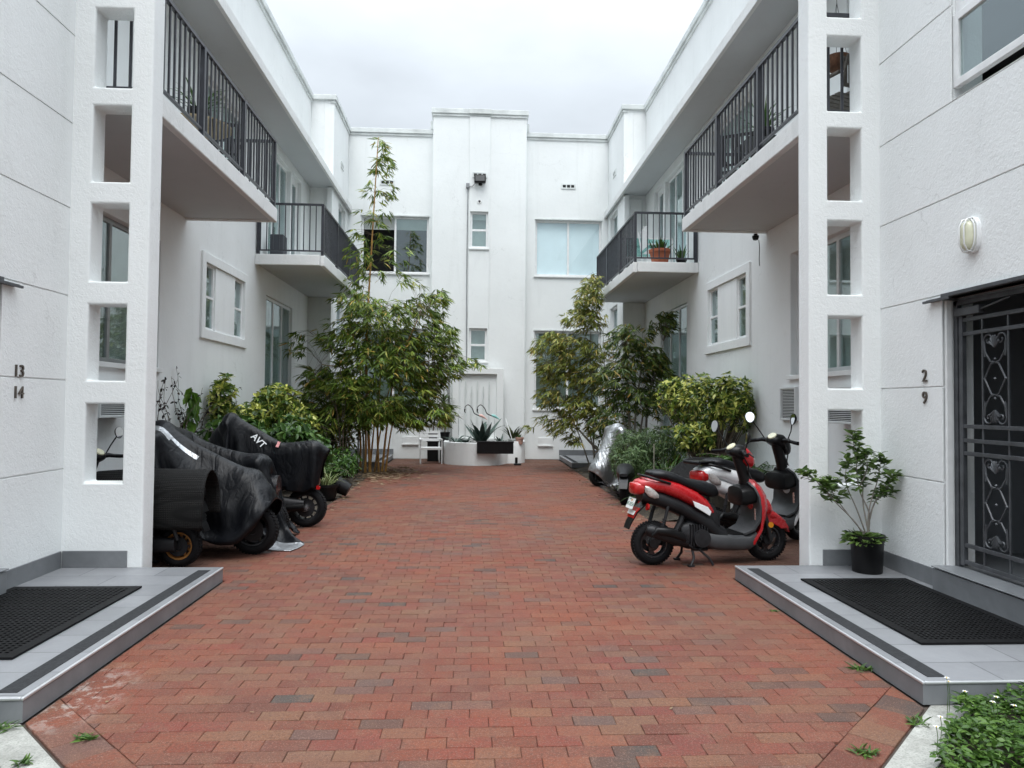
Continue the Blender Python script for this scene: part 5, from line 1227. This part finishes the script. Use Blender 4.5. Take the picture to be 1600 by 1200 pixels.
# ---- rosette shrubs (schefflera)
def rosette_shrub(name,label,base,clumps,seed,mt,L=.115,W=.05,k=(6,9),xmax=4.2,core=True,cat='shrub'):
    rg=random.Random(seed); t=thing(name,label,cat,base); lv=Leaves(); st=MB()
    for (cx,cy,cz,rx,ry,rz,n) in clumps:
        for _ in range(n):
            while True:
                u=np.array([rg.gauss(0,1) for _ in range(3)]); u/=np.linalg.norm(u)
                break
            rad=rg.uniform(.45,1.03); c=np.array([cx+u[0]*rx*rad,cy+u[1]*ry*rad,cz+u[2]*rz*rad])
            if abs(c[0])>xmax: c[0]=math.copysign(xmax-rg.random()*.1,c[0])
            if c[2]<.1: continue
            out=u+np.array([0,-.35,.35]); out/=np.linalg.norm(out)
            a=np.cross(out,[.3,.1,1]); a/=np.linalg.norm(a)+1e-6; b=np.cross(out,a); kk=rg.randint(*k); ph=rg.random()*6
            for i in range(kk):
                th=ph+2*math.pi*i/kk; d=a*math.cos(th)+b*math.sin(th)+out*rg.uniform(.1,.5)
                lv.add(c,d,L*rg.uniform(.75,1.2),W*rg.uniform(.8,1.15),rg.uniform(.1,.4))
            if rg.random()<.25:
                st.tube([tuple(base+np.array([rg.uniform(-.15,.15),rg.uniform(-.2,.2),0])),tuple(lerp(np.array(base,float),c,.5)+np.array([0,0,.1])),tuple(c)],[.012,.008,.003],4,False)
    st.build('stems',TWIG,t); lv.build('leaves',mt,t,oval=True); return t
rosette_shrub('variegated_shrub','large yellow variegated umbrella shrub against the right long wall',np.array((3.75,11.3,0.)),[(3.72,11.7,1.56,.5,.7,.5,330),(3.95,10.9,1.6,.32,.4,.47,190),(3.45,12.1,1.68,.4,.5,.4,150),(3.5,11.4,1.05,.35,.5,.3,130)],41,SCH,.10,.040)
rosette_shrub('variegated_shrub','yellow variegated shrub climbing the left long wall behind the covered motorcycles',np.array((-3.85,12.2,0.)),[(-4.0,11.3,1.55,.17,.3,.45,90),(-3.6,12.9,1.45,.42,.6,.42,210),(-3.85,12.2,1.25,.3,.5,.35,100),(-3.25,13.2,1.15,.25,.4,.3,60)],42,SCH,.13,.055)
rosette_shrub('leafy_shrub','mid green broad-leaved shrub behind the rearmost black cover',np.array((-3.4,11.6,0.)),[(-3.7,10.9,.95,.42,.6,.38,120),(-3.1,11.6,.95,.4,.6,.35,120),(-2.85,12.2,.7,.35,.5,.35,90)],43,GRN,.15,.075,(4,6))
rosette_shrub('leafy_shrub','low green shrub at the foot of the left yellow bamboo',np.array((-2.75,14.6,0.)),[(-2.7,14.6,.35,.3,.6,.3,80),(-2.6,13.6,.3,.25,.5,.25,60)],44,GRN,.11,.045,(4,6))
rosette_shrub('dark_shrub','dark leafy undergrowth shrub behind the left yellow bamboo',np.array((-3.4,16.4,0.)),[(-3.3,16.3,.8,.6,.8,.8,240),(-3.7,15.2,.9,.4,.6,.7,160)],45,BAMD,.15,.05,(4,6))
rosette_shrub('dark_shrub','dark leafy shrub under the right dark bamboo clump',np.array((3.4,15.6,0.)),[(3.2,16.0,.7,.6,.8,.7,170),(3.8,14.2,.6,.35,.6,.55,110)],46,BAMD,.15,.045,(4,6))
rosette_shrub('leafy_shrub','low leafy shrub between the rubber mat and the white low wall',np.array((3.7,10.2,.4)),[(3.6,10.2,.6,.4,.5,.22,110)],47,GRN,.14,.06,(4,6))
rosette_shrub('feathery_shrub','grey green feathery shrub beside the silver covered scooter',np.array((2.85,12.6,0.)),[(2.75,12.9,.72,.4,.6,.38,230),(2.6,12.0,.55,.35,.5,.3,150),(3.1,12.6,.85,.35,.6,.32,150)],48,leaf_mat('grey_green_leaf',[(0,(.035,.065,.022)),(.6,(.08,.14,.045)),(1,(.15,.21,.08))],.2,.5),.12,.018,(6,9))
# ferns / strap clumps
def strap_clump(name,label,base,n,L,W,mt,seed,el=(75,35),droop=(-40,-75),spread=.1,cat='plant',par=None,zb=0):
    rg=random.Random(seed); t=thing(name,label,cat,base) if par is None else par; m_=MB()
    for i in range(n):
        a=rg.uniform(0,2*math.pi); r_=rg.uniform(0,spread)
        e0=rg.uniform(*sorted(el)); e1=rg.uniform(*sorted(droop))
        blade(m_,(base[0]+r_*math.cos(a),base[1]+r_*math.sin(a),base[2]+zb),a+rg.uniform(-.3,.3),e0,e1,L*rg.uniform(.65,1.15),W*rg.uniform(.8,1.2),8,.3)
    m_.build('leaves',mt,t,smooth=60,fixn=False); return t
def fern(name,label,base,n,L,seed,mt):
    rg=random.Random(seed); t=thing(name,label,'fern',base); lv=Leaves(); st=MB()
    for i in range(n):
        a=rg.uniform(0,2*math.pi); p=np.array(base,float); l=L*rg.uniform(.7,1.15); e0=rg.uniform(45,80); pts=[]
        for k in range(15):
            t_=k/14; el=R(e0-t_*95); d=np.array([math.cos(a)*math.cos(el),math.sin(a)*math.cos(el),math.sin(el)]); pts.append(tuple(p))
            if k>1:
                s_=np.array([-math.sin(a),math.cos(a),0])
                for sg in(-1,1): lv.add(p.copy(),s_*sg+d*.45+np.array([0,0,-.15]),L*.20*(math.sin(math.pi*min(1,(t_*.85+.12)))+.12),.022,.2)
            p=p+d*l/14
        st.tube(pts,.004,3,False)
    lv.build('fronds',mt,t); st.build('stalks',TWIG,t); return t
fern('sword_fern','large arching fern against the right wall below the variegated shrub',(4.0,10.5,.35),16,.85,51,FERN)
fern('sword_fern','fern clump under the variegated shrub on the right near the mat',(3.55,11.2,.1),16,.8,52,FERN)
fern('sword_fern','feathery fern clump behind the tail of the rearmost black cover',(-2.85,13.3,.1),22,.85,53,FERN)
fern('sword_fern','feathery fern clump at the left of the far bamboo base',(-3.3,14.2,.1),20,.9,54,FERN)
fern('sword_fern','fern clump growing between the covered motorcycles and the left wall',(-3.9,10.4,.1),14,.75,55,FERN)
strap_clump('grassy_clump','bright green grassy strap-leaved clump in the middle of the right bed',(3.1,11.7,0),110,.95,.022,GRN,56,(85,45),(-10,-70),.22)
strap_clump('grassy_clump','tall grassy clump behind the feathery shrub in the right bed',(3.45,12.9,0),110,1.1,.024,GRN,57,(85,50),(0,-70),.25)
strap_clump('grassy_clump','grassy clump beside the ribbed rubber mat in the right bed',(2.85,10.4,0),80,.75,.022,GRN,58,(85,40),(-10,-70),.18)
strap_clump('bromeliad','dark purple bromeliad rosettes on the bed edge left of the red scooter',(2.42,11.9,0),26,.45,.045,PURP,59,(70,15),(20,-40),.12)
strap_clump('bromeliad','dark purple strap plant behind the red scooter tail',(2.62,11.3,0),28,.5,.045,PURP,60,(75,20),(20,-40),.14)
strap_clump('bromeliad','dark rosette plant below the silver covered scooter',(2.45,12.6,0),20,.38,.035,PURP,61,(70,15),(20,-40),.12)
# pale stake in the right bed
tag(MB().tube([(2.72,11.0,0),(2.72,11.0,.95)],.009,6).build('garden_stake',CULMG,None,smooth=60),'thin pale stake standing in the right bed left of the rubber mat','stake')
# bare vine twigs on left wall
def vine(label,base,seed,n=12,sp=.9):
    rg=random.Random(seed); t=thing('bare_vine',label,'vine',base); m_=MB(); lv=Leaves()
    for i in range(n):
        p=Vector(base)+Vector((0,rg.uniform(-.4,.4),0)); pts=[p.copy()]; d=Vector((rg.uniform(0,.25),rg.uniform(-1,.6),rg.uniform(.6,1.6))).normalized()
        for k in range(9):
            d=(d+Vector((rg.gauss(0,.12),rg.gauss(0,.3),rg.gauss(-.07,.25)))).normalized(); p=p+d*.13*sp
            if p.x<-4.2: p.x=-4.2
            pts.append(p.copy())
            if rg.random()<.6: 
                for _ in range(2): lv.add(np.array(p),rv(rg)+np.array([0,0,-.2]),.06,.03,.3)
        m_.tube(pts,[.006-.0004*j for j in range(len(pts))],4,False)
    m_.build('stems',TWIG,t); lv.build('leaves',PURP,t,oval=True)
vine('dark bare vine stems on the left wall above the wrinkled black cover',(-4.12,9.3,.85),71)
vine('thin leafless vine spreading up the left wall before the variegated shrub',(-4.15,10.4,1.0),72)
# lime seedling against the left wall
t=thing('young_sapling','young lime-green sapling with hanging leaves against the left wall','sapling',(-4.05,10.2,.3)); 
MB().tube([(-4.05,10.2,.0),(-4.07,10.2,1.0),(-4.06,10.22,1.72)],[.02,.014,.006],6).build('stem',TWIG,t); lv=Leaves(); rg=random.Random(3)
for i in range(46):
    z=rg.uniform(1.2,1.75); a=rg.uniform(0,6.28); lv.add(np.array((-4.06,10.2,z)),np.array([math.cos(a)*.8,math.sin(a),-1.0]),.2,.09,.3)
lv.build('leaves',LIME,t,oval=True)
# ---- potted tree on the right platform
t=thing('potted_tree','small leafy tree in a black nursery pot standing before the right pier','potted plant',(3.33,6.05,.12)); rg=random.Random(77)
MB().lathe([(.0,0),(.118,0),(.122,.01),(.135,.285),(.145,.29),(.145,.325),(.136,.325),(.134,.30),(.0,.30)],32).build('pot',DARKP,t,smooth=40,world=False)
st=MB(); lv=Leaves(); tips=[]
brs=[((.0,0,.25),(.02,.0,.5),(-.06,.02,.72),(-.10,.0,1.02),(-.13,0,1.2)),((0,0,.25),(.01,-.02,.55),(.08,-.03,.8),(.12,-.02,1.0)),((0,0,.25),(-.1,0,.42),(-.3,.0,.62),(-.48,.02,.82),(-.56,.02,.86)),((.01,0,.4),(.05,-.03,.6),(.14,-.05,.72),(.22,-.05,.86)),
     ((0,0,.3),(-.12,-.05,.55),(-.22,-.06,.78),(-.2,-.05,.98)),((.01,0,.35),(.02,.1,.6),(.04,.12,.85),(.02,.1,1.05)),((.01,0,.45),(.1,.02,.62),(.22,.02,.70)),((0,0,.3),(-.15,.05,.5),(-.28,.05,.68),(-.3,.04,.8)),((-.06,.02,.72),(-.02,-.04,.9),(-.05,-.06,1.05)),((-.3,0,.62),(-.38,-.05,.7),(-.42,-.05,.78))]
for b_ in brs:
    pts=catpath([Vector(p) for p in b_],6); st.tube(pts,[.0075*(1-.75*i/len(pts)) for i in range(len(pts))],6)
    for i in range(len(pts)//2,len(pts)):
        if rg.random()<.95 or i==len(pts)-1:
            for _ in range(10 if i>len(pts)-4 else 5):
                a=rg.uniform(0,6.28); lv.add(np.array(pts[i])+rv(rg,.018),np.array([math.cos(a),math.sin(a),rg.uniform(-.2,.9)]),rg.uniform(.06,.10),rg.uniform(.026,.040),.2)
st.build('trunk',BARK,t,smooth=60,world=False)
for i in range(330):
    a=rg.uniform(0,6.28); r_=rg.uniform(0,.15)**1; lv.add(np.array([r_*math.cos(a)-.03,r_*math.sin(a),.25+rg.uniform(0,.07)]),np.array([math.cos(a),math.sin(a),rg.uniform(-.2,.9)]),rg.uniform(.04,.08),.03,.2)
lv.build('leaves',leaf_mat('fresh_green_leaf',[(0,(.045,.085,.022)),(.6,(.10,.17,.04)),(1,(.18,.27,.07))],.3,.35),t,oval=True,world=False)
# ---- planter contents
def agave(label,x,y,z,n,L,W,seed,mt=AGV,el=(88,35),dr=(70,-20)):
    t=strap_clump('agave',label,(x,y,z),n,L,W,mt,seed,el,dr,.04); return t
agave('big blue-grey agave with tall stiff leaves in the middle of the round planter',.12,18.25,.52,20,.85,.13,81)
agave('smaller blue-grey agave at the left of the round planter',-.55,18.45,.52,20,.5,.06,82,AGV,(60,20),(0,-50))
agave('low spiky agave beside the big one, left of the trough',-.28,18.2,.5,16,.45,.055,86,AGV,(60,20),(10,-50))
agave('low grey succulent at the right of the big agave',.62,18.6,.5,18,.38,.06,83,AGV,(60,20),(30,-20))
def potted(name,label,loc,r,h,pm_,n,L,W,mt,seed,el=(85,50),dr=(60,-10)):
    t=thing(name,label,'potted plant',loc); MB().lathe([(0,0),(r*.75,0),(r,h*.82),(r*1.1,h*.82),(r*1.1,h),(r*.95,h),(r*.93,h*.9),(0,h*.9)],24).build('pot',pm_,t,smooth=35,world=False)
    rg=random.Random(seed); m_=MB()
    for i in range(n):
        a=rg.uniform(0,6.28); r_=rg.uniform(0,r*.7); blade(m_,(r_*math.cos(a),r_*math.sin(a),h*.9),a,rg.uniform(*sorted(el)),rg.uniform(*sorted(dr)),L*rg.uniform(.6,1.1),W,6,.25)
    m_.build('leaves',mt,t,smooth=60,fixn=False,world=False); return t
TERRA=pm('terracotta',(.36,.11,.055),.8,0,.15,10,60,.3); PINKP=pm('pinkish_pot',(.50,.30,.24),.7,0,.15,10,50,.3)
potted('snake_plant','snake plant in a white pot at the right end of the round planter',(.95,18.85,.5),.13,.14,WHITE,26,.5,.05,SNK,84)
potted('succulent_pot','pinkish clay pot of small succulents on the right lobe of the planter',(1.12,18.7,.5),.10,.18,PINKP,14,.14,.03,GRN,85)
def dracaena(label,x,y,z,h,seed,n=26,L=.42,W=.05,lean=0):
    rg=random.Random(seed); t=thing('potted_dracaena',label,'potted plant',(x,y,z))
    MB().lathe([(0,0),(.10,0),(.13,.2),(.14,.2),(.14,.23),(.12,.23),(.12,.21),(0,.21)],20).build('pot',DARKP,t,smooth=35,world=False)
    MB().tube([(0,0,.2),(lean*.4,0,h*.6),(lean,0,h)],[.02,.016,.014],7).build('stem',TWIG,t,world=False,smooth=60); m_=MB()
    for i in range(n):
        a=rg.uniform(0,6.28); blade(m_,(lean,0,h+rg.uniform(-.08,.05)),a,rg.uniform(10,80),rg.uniform(-60,-10),L*rg.uniform(.7,1.1),W,7,.25)
    m_.build('leaves',GRN,t,smooth=60,fixn=False,world=False); return t
for x,lab,hh,se in((-1.18,'potted dracaena with a bent stem behind the white chair',.95,90),(-.86,'taller potted dracaena between the chair and the grey post',1.15,91)):
    sb=tag(MB().box(x-.14,x+.14,19.05,19.3,0,.52).box(x-.16,x+.16,19.03,19.32,.52,.55).build('plant_stand',DARKP,None,bevel=.01),('small dark plant stand behind the white chair' if se==90 else 'small dark plant stand beside the grey post'),'stand')
    dracaena(lab,x,19.18,.55,hh-.1,se,lean=.05 if se==90 else -.04)
# flamingo garden ornaments
def flamingo(label,x,y,col,seed,flip=1,neck=True):
    t=thing('flamingo_ornament',label,'garden ornament',(x,y,.5)); m_=pm('plastic_%d'%seed,col,.4,0,.08,10)
    rings=[]
    for i,(xx,zz,r_) in enumerate(((-.26,.60,.005),(-.2,.63,.03),(-.1,.68,.065),(0,.71,.085),(.08,.72,.07),(.13,.73,.03))): rings.append([(xx*.6*flip,r_*.45*math.cos(a),zz+.02+r_*.5*math.sin(a)) for a in np.linspace(0,2*math.pi,12,endpoint=False)])
    MB().loft(rings).build('body',m_,t,smooth=60,world=False)
    pts=catpath([Vector((.06*flip,0,.73)),Vector((.2*flip,0,.80)),Vector((.26*flip,0,.93)),Vector((.36*flip,0,1.02)),Vector((.44*flip,0,.97)),Vector((.45*flip,0,.90))],6)
    MB().tube(pts,[.014-.0002*i for i in range(len(pts))],8).build('neck',m_ if neck else DARKP,t,smooth=60,world=False)
    MB().tube([(.45*flip,0,.91),(.455*flip,0,.84),(.42*flip,0,.80)],[.022,.014,.005],8).build('beak',DARKP,t,smooth=60,world=False)
    for yy in(-.02,.02): MB().tube([(0,yy,.66),(.01,yy,0)],.005,5).build('leg',CHRM,t,world=False)
flamingo('pink plastic flamingo ornament with dark neck in the round planter',.12,18.75,(.72,.45,.40),1,-1,False)
flamingo('turquoise plastic flamingo ornament with dark neck in the round planter',.45,18.72,(.25,.55,.52),2,-1,False)
flamingo('small white bird ornament on wire legs left of the flamingos',-.50,18.8,(.6,.6,.6),3,-1,True)
# white cane by the right lobe
tag(MB().tube([(.74,18.75,1.18),(.95,18.55,.5),(.97,18.52,.45)],.01,6).build('white_cane',WHITE,None,smooth=60),'thin white rod leaning in the round planter beside the snake plant','rod')
# pots near third cover (left)
t=potted('spider_plant','pale spider plant in a black pot beside the rearmost motorcycle wheel',(-2.45,11.6,0),.19,.24,DARKP,60,.36,.02,leaf_mat('pale_strap_leaf',[(0,(.12,.16,.05)),(1,(.34,.37,.18))],.2,.4),95,(80,30),(20,-60))
tag(MB().lathe([(0,0),(.11,0),(.14,.23),(.13,.23),(.105,.01),(0,.01)],20,Matrix.Translation((-2.12,11.75,.12))@Matrix.Rotation(R(-62),4,'Y')).build('plastic_pot',DARKP,None,smooth=40),'empty black plastic pot lying on its side by the left bed','pot')
# ground cover corners with daisies
def ground_cover(label,poly,n,seed):
    rg=random.Random(seed); xs=[p[0] for p in poly]; ys=[p[1] for p in poly]; lv=Leaves()
    def ins(x,y):
        c=False;j=len(poly)-1
        for i in range(len(poly)):
            if (poly[i][1]>y)!=(poly[j][1]>y) and x<(poly[j][0]-poly[i][0])*(y-poly[i][1])/(poly[j][1]-poly[i][1])+poly[i][0]: c=not c
            j=i
        return c
    m=0
    while m<n:
        x=rg.uniform(min(xs),max(xs)); y=rg.uniform(min(ys),max(ys))
        if not ins(x,y): continue
        m+=1; h=(.03+.085*abs(math.sin(x*6.3)*math.cos(y*7.1))+.05*rg.random()); a=rg.uniform(0,6.28)
        for i in range(rg.randint(3,5)):
            a2=a+i*1.4+rg.uniform(-.3,.3); lv.add(np.array([x,y,h-.03]),np.array([math.cos(a2),math.sin(a2),rg.uniform(-.2,.7)]),rg.uniform(.025,.05),rg.uniform(.012,.022),.25)
    o=lv.build('ground_cover',GRS,None,oval=True); tag(o,label,'ground cover',kind='stuff')
ground_cover('low green weedy ground cover at the right front corner',[(2.42,3.58),(1.85,2.95),(2.0,2.2),(4.6,2.2),(4.6,3.58)],6500,101)
ground_cover('low green weedy ground cover at the left front corner',[(-2.48,3.50),(-2.05,3.02),(-2.2,2.2),(-4.4,2.2),(-4.4,3.50)],4500,102)
def daisy(x,y,h,seed,lab):
    t=thing('daisy',lab,'flower',(x,y,0),0,'daisies in the ground cover'); a0=seed
    MB().tube([(0,0,0),(.01,.005,h*.6),(0,0,h)],.0018,4).build('stem',GRS,t,world=False); m_=MB()
    for i in range(5):
        a=a0+i*1.257; m_.add([(0,0,h),(.009*math.cos(a-.4),.009*math.sin(a-.4),h+.004),(.015*math.cos(a),.015*math.sin(a),h+.002),(.009*math.cos(a+.4),.009*math.sin(a+.4),h+.004)],[(0,1,2,3)])
    m_.build('petals',WHITE,t,world=False,fixn=False); MB().lathe([(0,.006),(.003,.003),(.004,0)],8,Matrix.Translation((0,0,h))).build('flower_centre',pm('daisy_yellow',(.6,.4,.03),.6,0,.1,9),t,world=False,smooth=60)
for i,(x,y,h) in enumerate(((2.08,3.24,.11),(2.30,3.5,.17),(2.35,3.45,.14),(2.27,3.47,.20),(2.38,3.3,.15),(2.47,3.28,.14),(1.98,3.12,.12),(2.42,3.33,.16))): daisy(x,y,h,i,('white daisy nearest the middle of the right ground cover edge','white daisy close to the platform front face','lower white daisy of the pair by the platform corner','tallest white daisy standing before the platform riser','white daisy in the middle of the right weeds','white daisy furthest right in the weeds','lowest white daisy beside the concrete strip','white daisy on the right just below the platform')[i])
# weeds in paving joints
def weed(x,y,s,seed,label):
    rg=random.Random(seed); lv=Leaves()
    for i in range(int(34*s)):
        a=rg.uniform(0,6.28); lv.add(np.array([x+rg.gauss(0,.022*s),y+rg.gauss(0,.016*s),.0]),np.array([math.cos(a),math.sin(a),rg.uniform(.2,1.2)]),rg.uniform(.03,.06)*s,.010,.3)
    tag(lv.build('weed',GRS),label,'weed')
weed(-1.86,3.40,1.0,1,'small green weed growing between bricks at the lower left corner'); weed(-2.02,3.18,.8,2,'tiny weed at the left paving border by the concrete strip')
weed(2.19,4.12,1.2,3,'weed tuft against the right platform riser'); weed(2.08,3.42,1.0,4,'weed at the right border edge of the paving'); weed(1.66,3.14,1.1,5,'weed tuft in the right paving border at the bottom edge')
weed(-2.32,3.50,1.3,6,'grass tuft at the corner of the left platform'); weed(2.18,5.3,.6,7,'tiny weed by the right platform near the anti-slip strip')
# leaf litter
rg=random.Random(8); lv=Leaves()
for i in range(900):
    x=-2.0+rg.gauss(0,.35); y=15.6+rg.gauss(0,.9)
    a=rg.uniform(0,6.28); lv.add(np.array([x,y,.006+rg.random()*.03]),np.array([math.cos(a),math.sin(a),rg.uniform(-.03,.06)]),rg.uniform(.05,.22),.016,.05)
for i in range(120):
    y=rg.uniform(10,16); x=-2.25+rg.gauss(0,.12); a=rg.uniform(0,6.28); lv.add(np.array([x,y,.008]),np.array([math.cos(a),math.sin(a),.02]),rg.uniform(.04,.15),.016,.05)
for i in range(90):
    y=rg.uniform(9.5,18); x=2.2+rg.gauss(0,.12); a=rg.uniform(0,6.28); lv.add(np.array([x,y,.008]),np.array([math.cos(a),math.sin(a),.02]),rg.uniform(.04,.09),.022,.05)
for i in range(70):
    x=rg.uniform(-2.1,2.1); y=rg.uniform(3.3,17); a=rg.uniform(0,6.28); lv.add(np.array([x,y,.006]),np.array([math.cos(a),math.sin(a),.02]),rg.uniform(.012,.04),.010,.05)
tag(lv.build('leaf_litter',STRW),'dry bamboo litter scattered on the paving around the yellow bamboo','litter',kind='stuff')
# ================================================================ THINGS ON THE BALCONIES
ZD=4.336
potted('terracotta_planter','terracotta pot of spiky succulents on the right far balcony',(3.56,13.86,ZD),.20,.30,TERRA,46,.27,.045,GRN,120,(85,40),(80,10))
potted('black_pot','small black pot with thin leafy plant at the wall end of the right far balcony',(4.02,13.95,ZD),.10,.14,DARKP,16,.32,.04,GRN,121,(88,60),(60,0))
def table(label,x,y,z,w,d,h,top,leg,round_=False):
    t=thing('balcony_table',label,'table',(x,y,z))
    if round_: MB().lathe([(0,h-.025),(w/2,h-.025),(w/2,h),(0,h)],32).build('tabletop',top,t,smooth=40,world=False)
    else: MB().box(-w/2,w/2,-d/2,d/2,h-.02,h).build('tabletop',top,t,world=False,bevel=.004)
    for sx in(-1,1):
        for sy in(-1,1): MB().tube([(sx*w*.36,sy*d*.36,h-.02),(sx*w*.42,sy*d*.42,0)],.012,6).build('leg',leg,t,world=False)
def chair(name,label,x,y,z,rz,mt,seat=.44,back=.9,w=.5):
    t=thing(name,label,'chair',(x,y,z),rz)
    for sx in(-1,1):
        MB().tube([(sx*w/2,-w/2,0),(sx*w/2,-w/2,seat+.2)],.014,6).build('leg',mt,t,world=False); MB().tube([(sx*w/2,w/2,0),(sx*w/2,w/2+.02,seat),(sx*w/2,w/2+.1,back)],.014,6).build('leg',mt,t,world=False)
        MB().box(sx*w/2-.02,sx*w/2+.02,-w/2,w/2,seat+.19,seat+.215).build('armrest',mt,t,world=False,bevel=.004)
    s_=MB(); 
    for i in range(7): s_.box(-w/2,w/2,-w/2+i*w/7,-w/2+(i+.8)*w/7,seat-.012,seat)
    s_.build('seat',mt,t,world=False); b=MB()
    for i in range(8): b.box(-w/2+i*w/8+.01,-w/2+i*w/8+.045,w/2+.03,w/2+.045,seat+.05,back)
    b.box(-w/2,w/2,w/2+.025,w/2+.05,back-.03,back+.01).box(-w/2,w/2,w/2+.025,w/2+.05,seat+.04,seat+.07); b.build('backrest',mt,t,world=False)
# glass wind screen / table with aqua glass
t=thing('glass_screen','pale aqua glass panel in a white frame standing on the right far balcony','glass panel',(3.55,15.1,ZD))
MB().box(-.42,.55,-.01,.01,.42,.82).build('glass_panel',GLASS_T,t,world=False)
MB().box(-.45,-.42,-.02,.02,0,.84).box(.55,.58,-.02,.02,0,.84).box(-.42,.55,-.02,.02,.385,.42).build('frame',WHITE,t,world=False,bevel=.003)
chair('balcony_chair','white slatted chair on the right far balcony behind the terracotta pot',3.7,14.6,ZD,R(90),WHITE)
chair('balcony_chair','black chair at the far end of the right far balcony',3.45,17.2,ZD,R(180),DARKP,.5,1.25,.5)
table('tan round table with a plant on the left near balcony',-3.55,8.9,ZD,.8,.8,.62,pm('tan_wood',(.28,.22,.13),.6,0,.2,8),DARKP,True)
potted('balcony_palm','spiky palm in a pot on the tan table of the left near balcony',(-3.55,8.9,ZD+.62),.12,.2,DARKP,34,.5,.03,FERN,130,(85,30),(40,-40))
chair('balcony_chair','black chair beside the tan table on the left near balcony',-3.6,9.75,ZD,R(200),DARKP)
tag(MB().box(-4.12,-3.86,14.05,14.35,ZD,ZD+.5).build('storage_box',pm('slate_plastic',(.05,.055,.065),.5),None,bevel=.02),'slate grey box on the left far balcony','box')
chair('balcony_chair','black chair on the right near balcony by the far posts',3.6,9.6,ZD,R(150),DARKP)
table('black table on the right near balcony',3.55,8.75,ZD,.6,.6,.55,DARKP,DARKP)
potted('balcony_palm','thin leaved palm on the black table of the right near balcony',(3.55,8.75,ZD+.55),.11,.18,DARKP,36,.45,.022,FERN,131,(85,30),(40,-40))
chair('balcony_chair','wicker style chair on the right near balcony seen through the pier slot',3.72,7.25,ZD,R(200),pm('wicker',(.10,.085,.07),.7,0,.3,30),.42,.75)
t=thing('hanging_pot','rusty hanging coir pot seen through the upper slot of the right pier','hanging pot',(3.84,7.5,5.25))
MB().lathe([(0,-.02),(.07,-.01),(.12,.06),(.13,.14),(.115,.14),(.10,.05),(0,.03)],20).build('pot',pm('coir',(.12,.055,.03),.9,0,.4,20,40,.8),t,smooth=50,world=False)
for k in range(3):
    a=k*2.09; MB().tube([(.12*math.cos(a),.12*math.sin(a),.14),(0,0,.75),(0,0,1.68)],.003,4).build('cord',DARKP,t,world=False)
tag(MB().lathe([(0,0),(.09,0),(.10,.14),(.07,.2),(.05,.26),(0,.27)],16,Matrix.Translation((-3.36,7.4,ZD+.02))).build('black_urn',DARKP,None,smooth=50),'small black lidded jar behind the top slot of the left pier','jar')
# string of pipe on the far right recess
tag(MB().tube(catpath([Vector((3.72,17.86,6.82)),Vector((4.05,17.86,6.83)),Vector((4.15,17.86,6.72)),Vector((4.16,17.86,5.4))],6),.014,6).build('drain_pipe',COPING,None,smooth=60),'thin pale pipe bending down the recess at the end of the right far balcony','pipe')
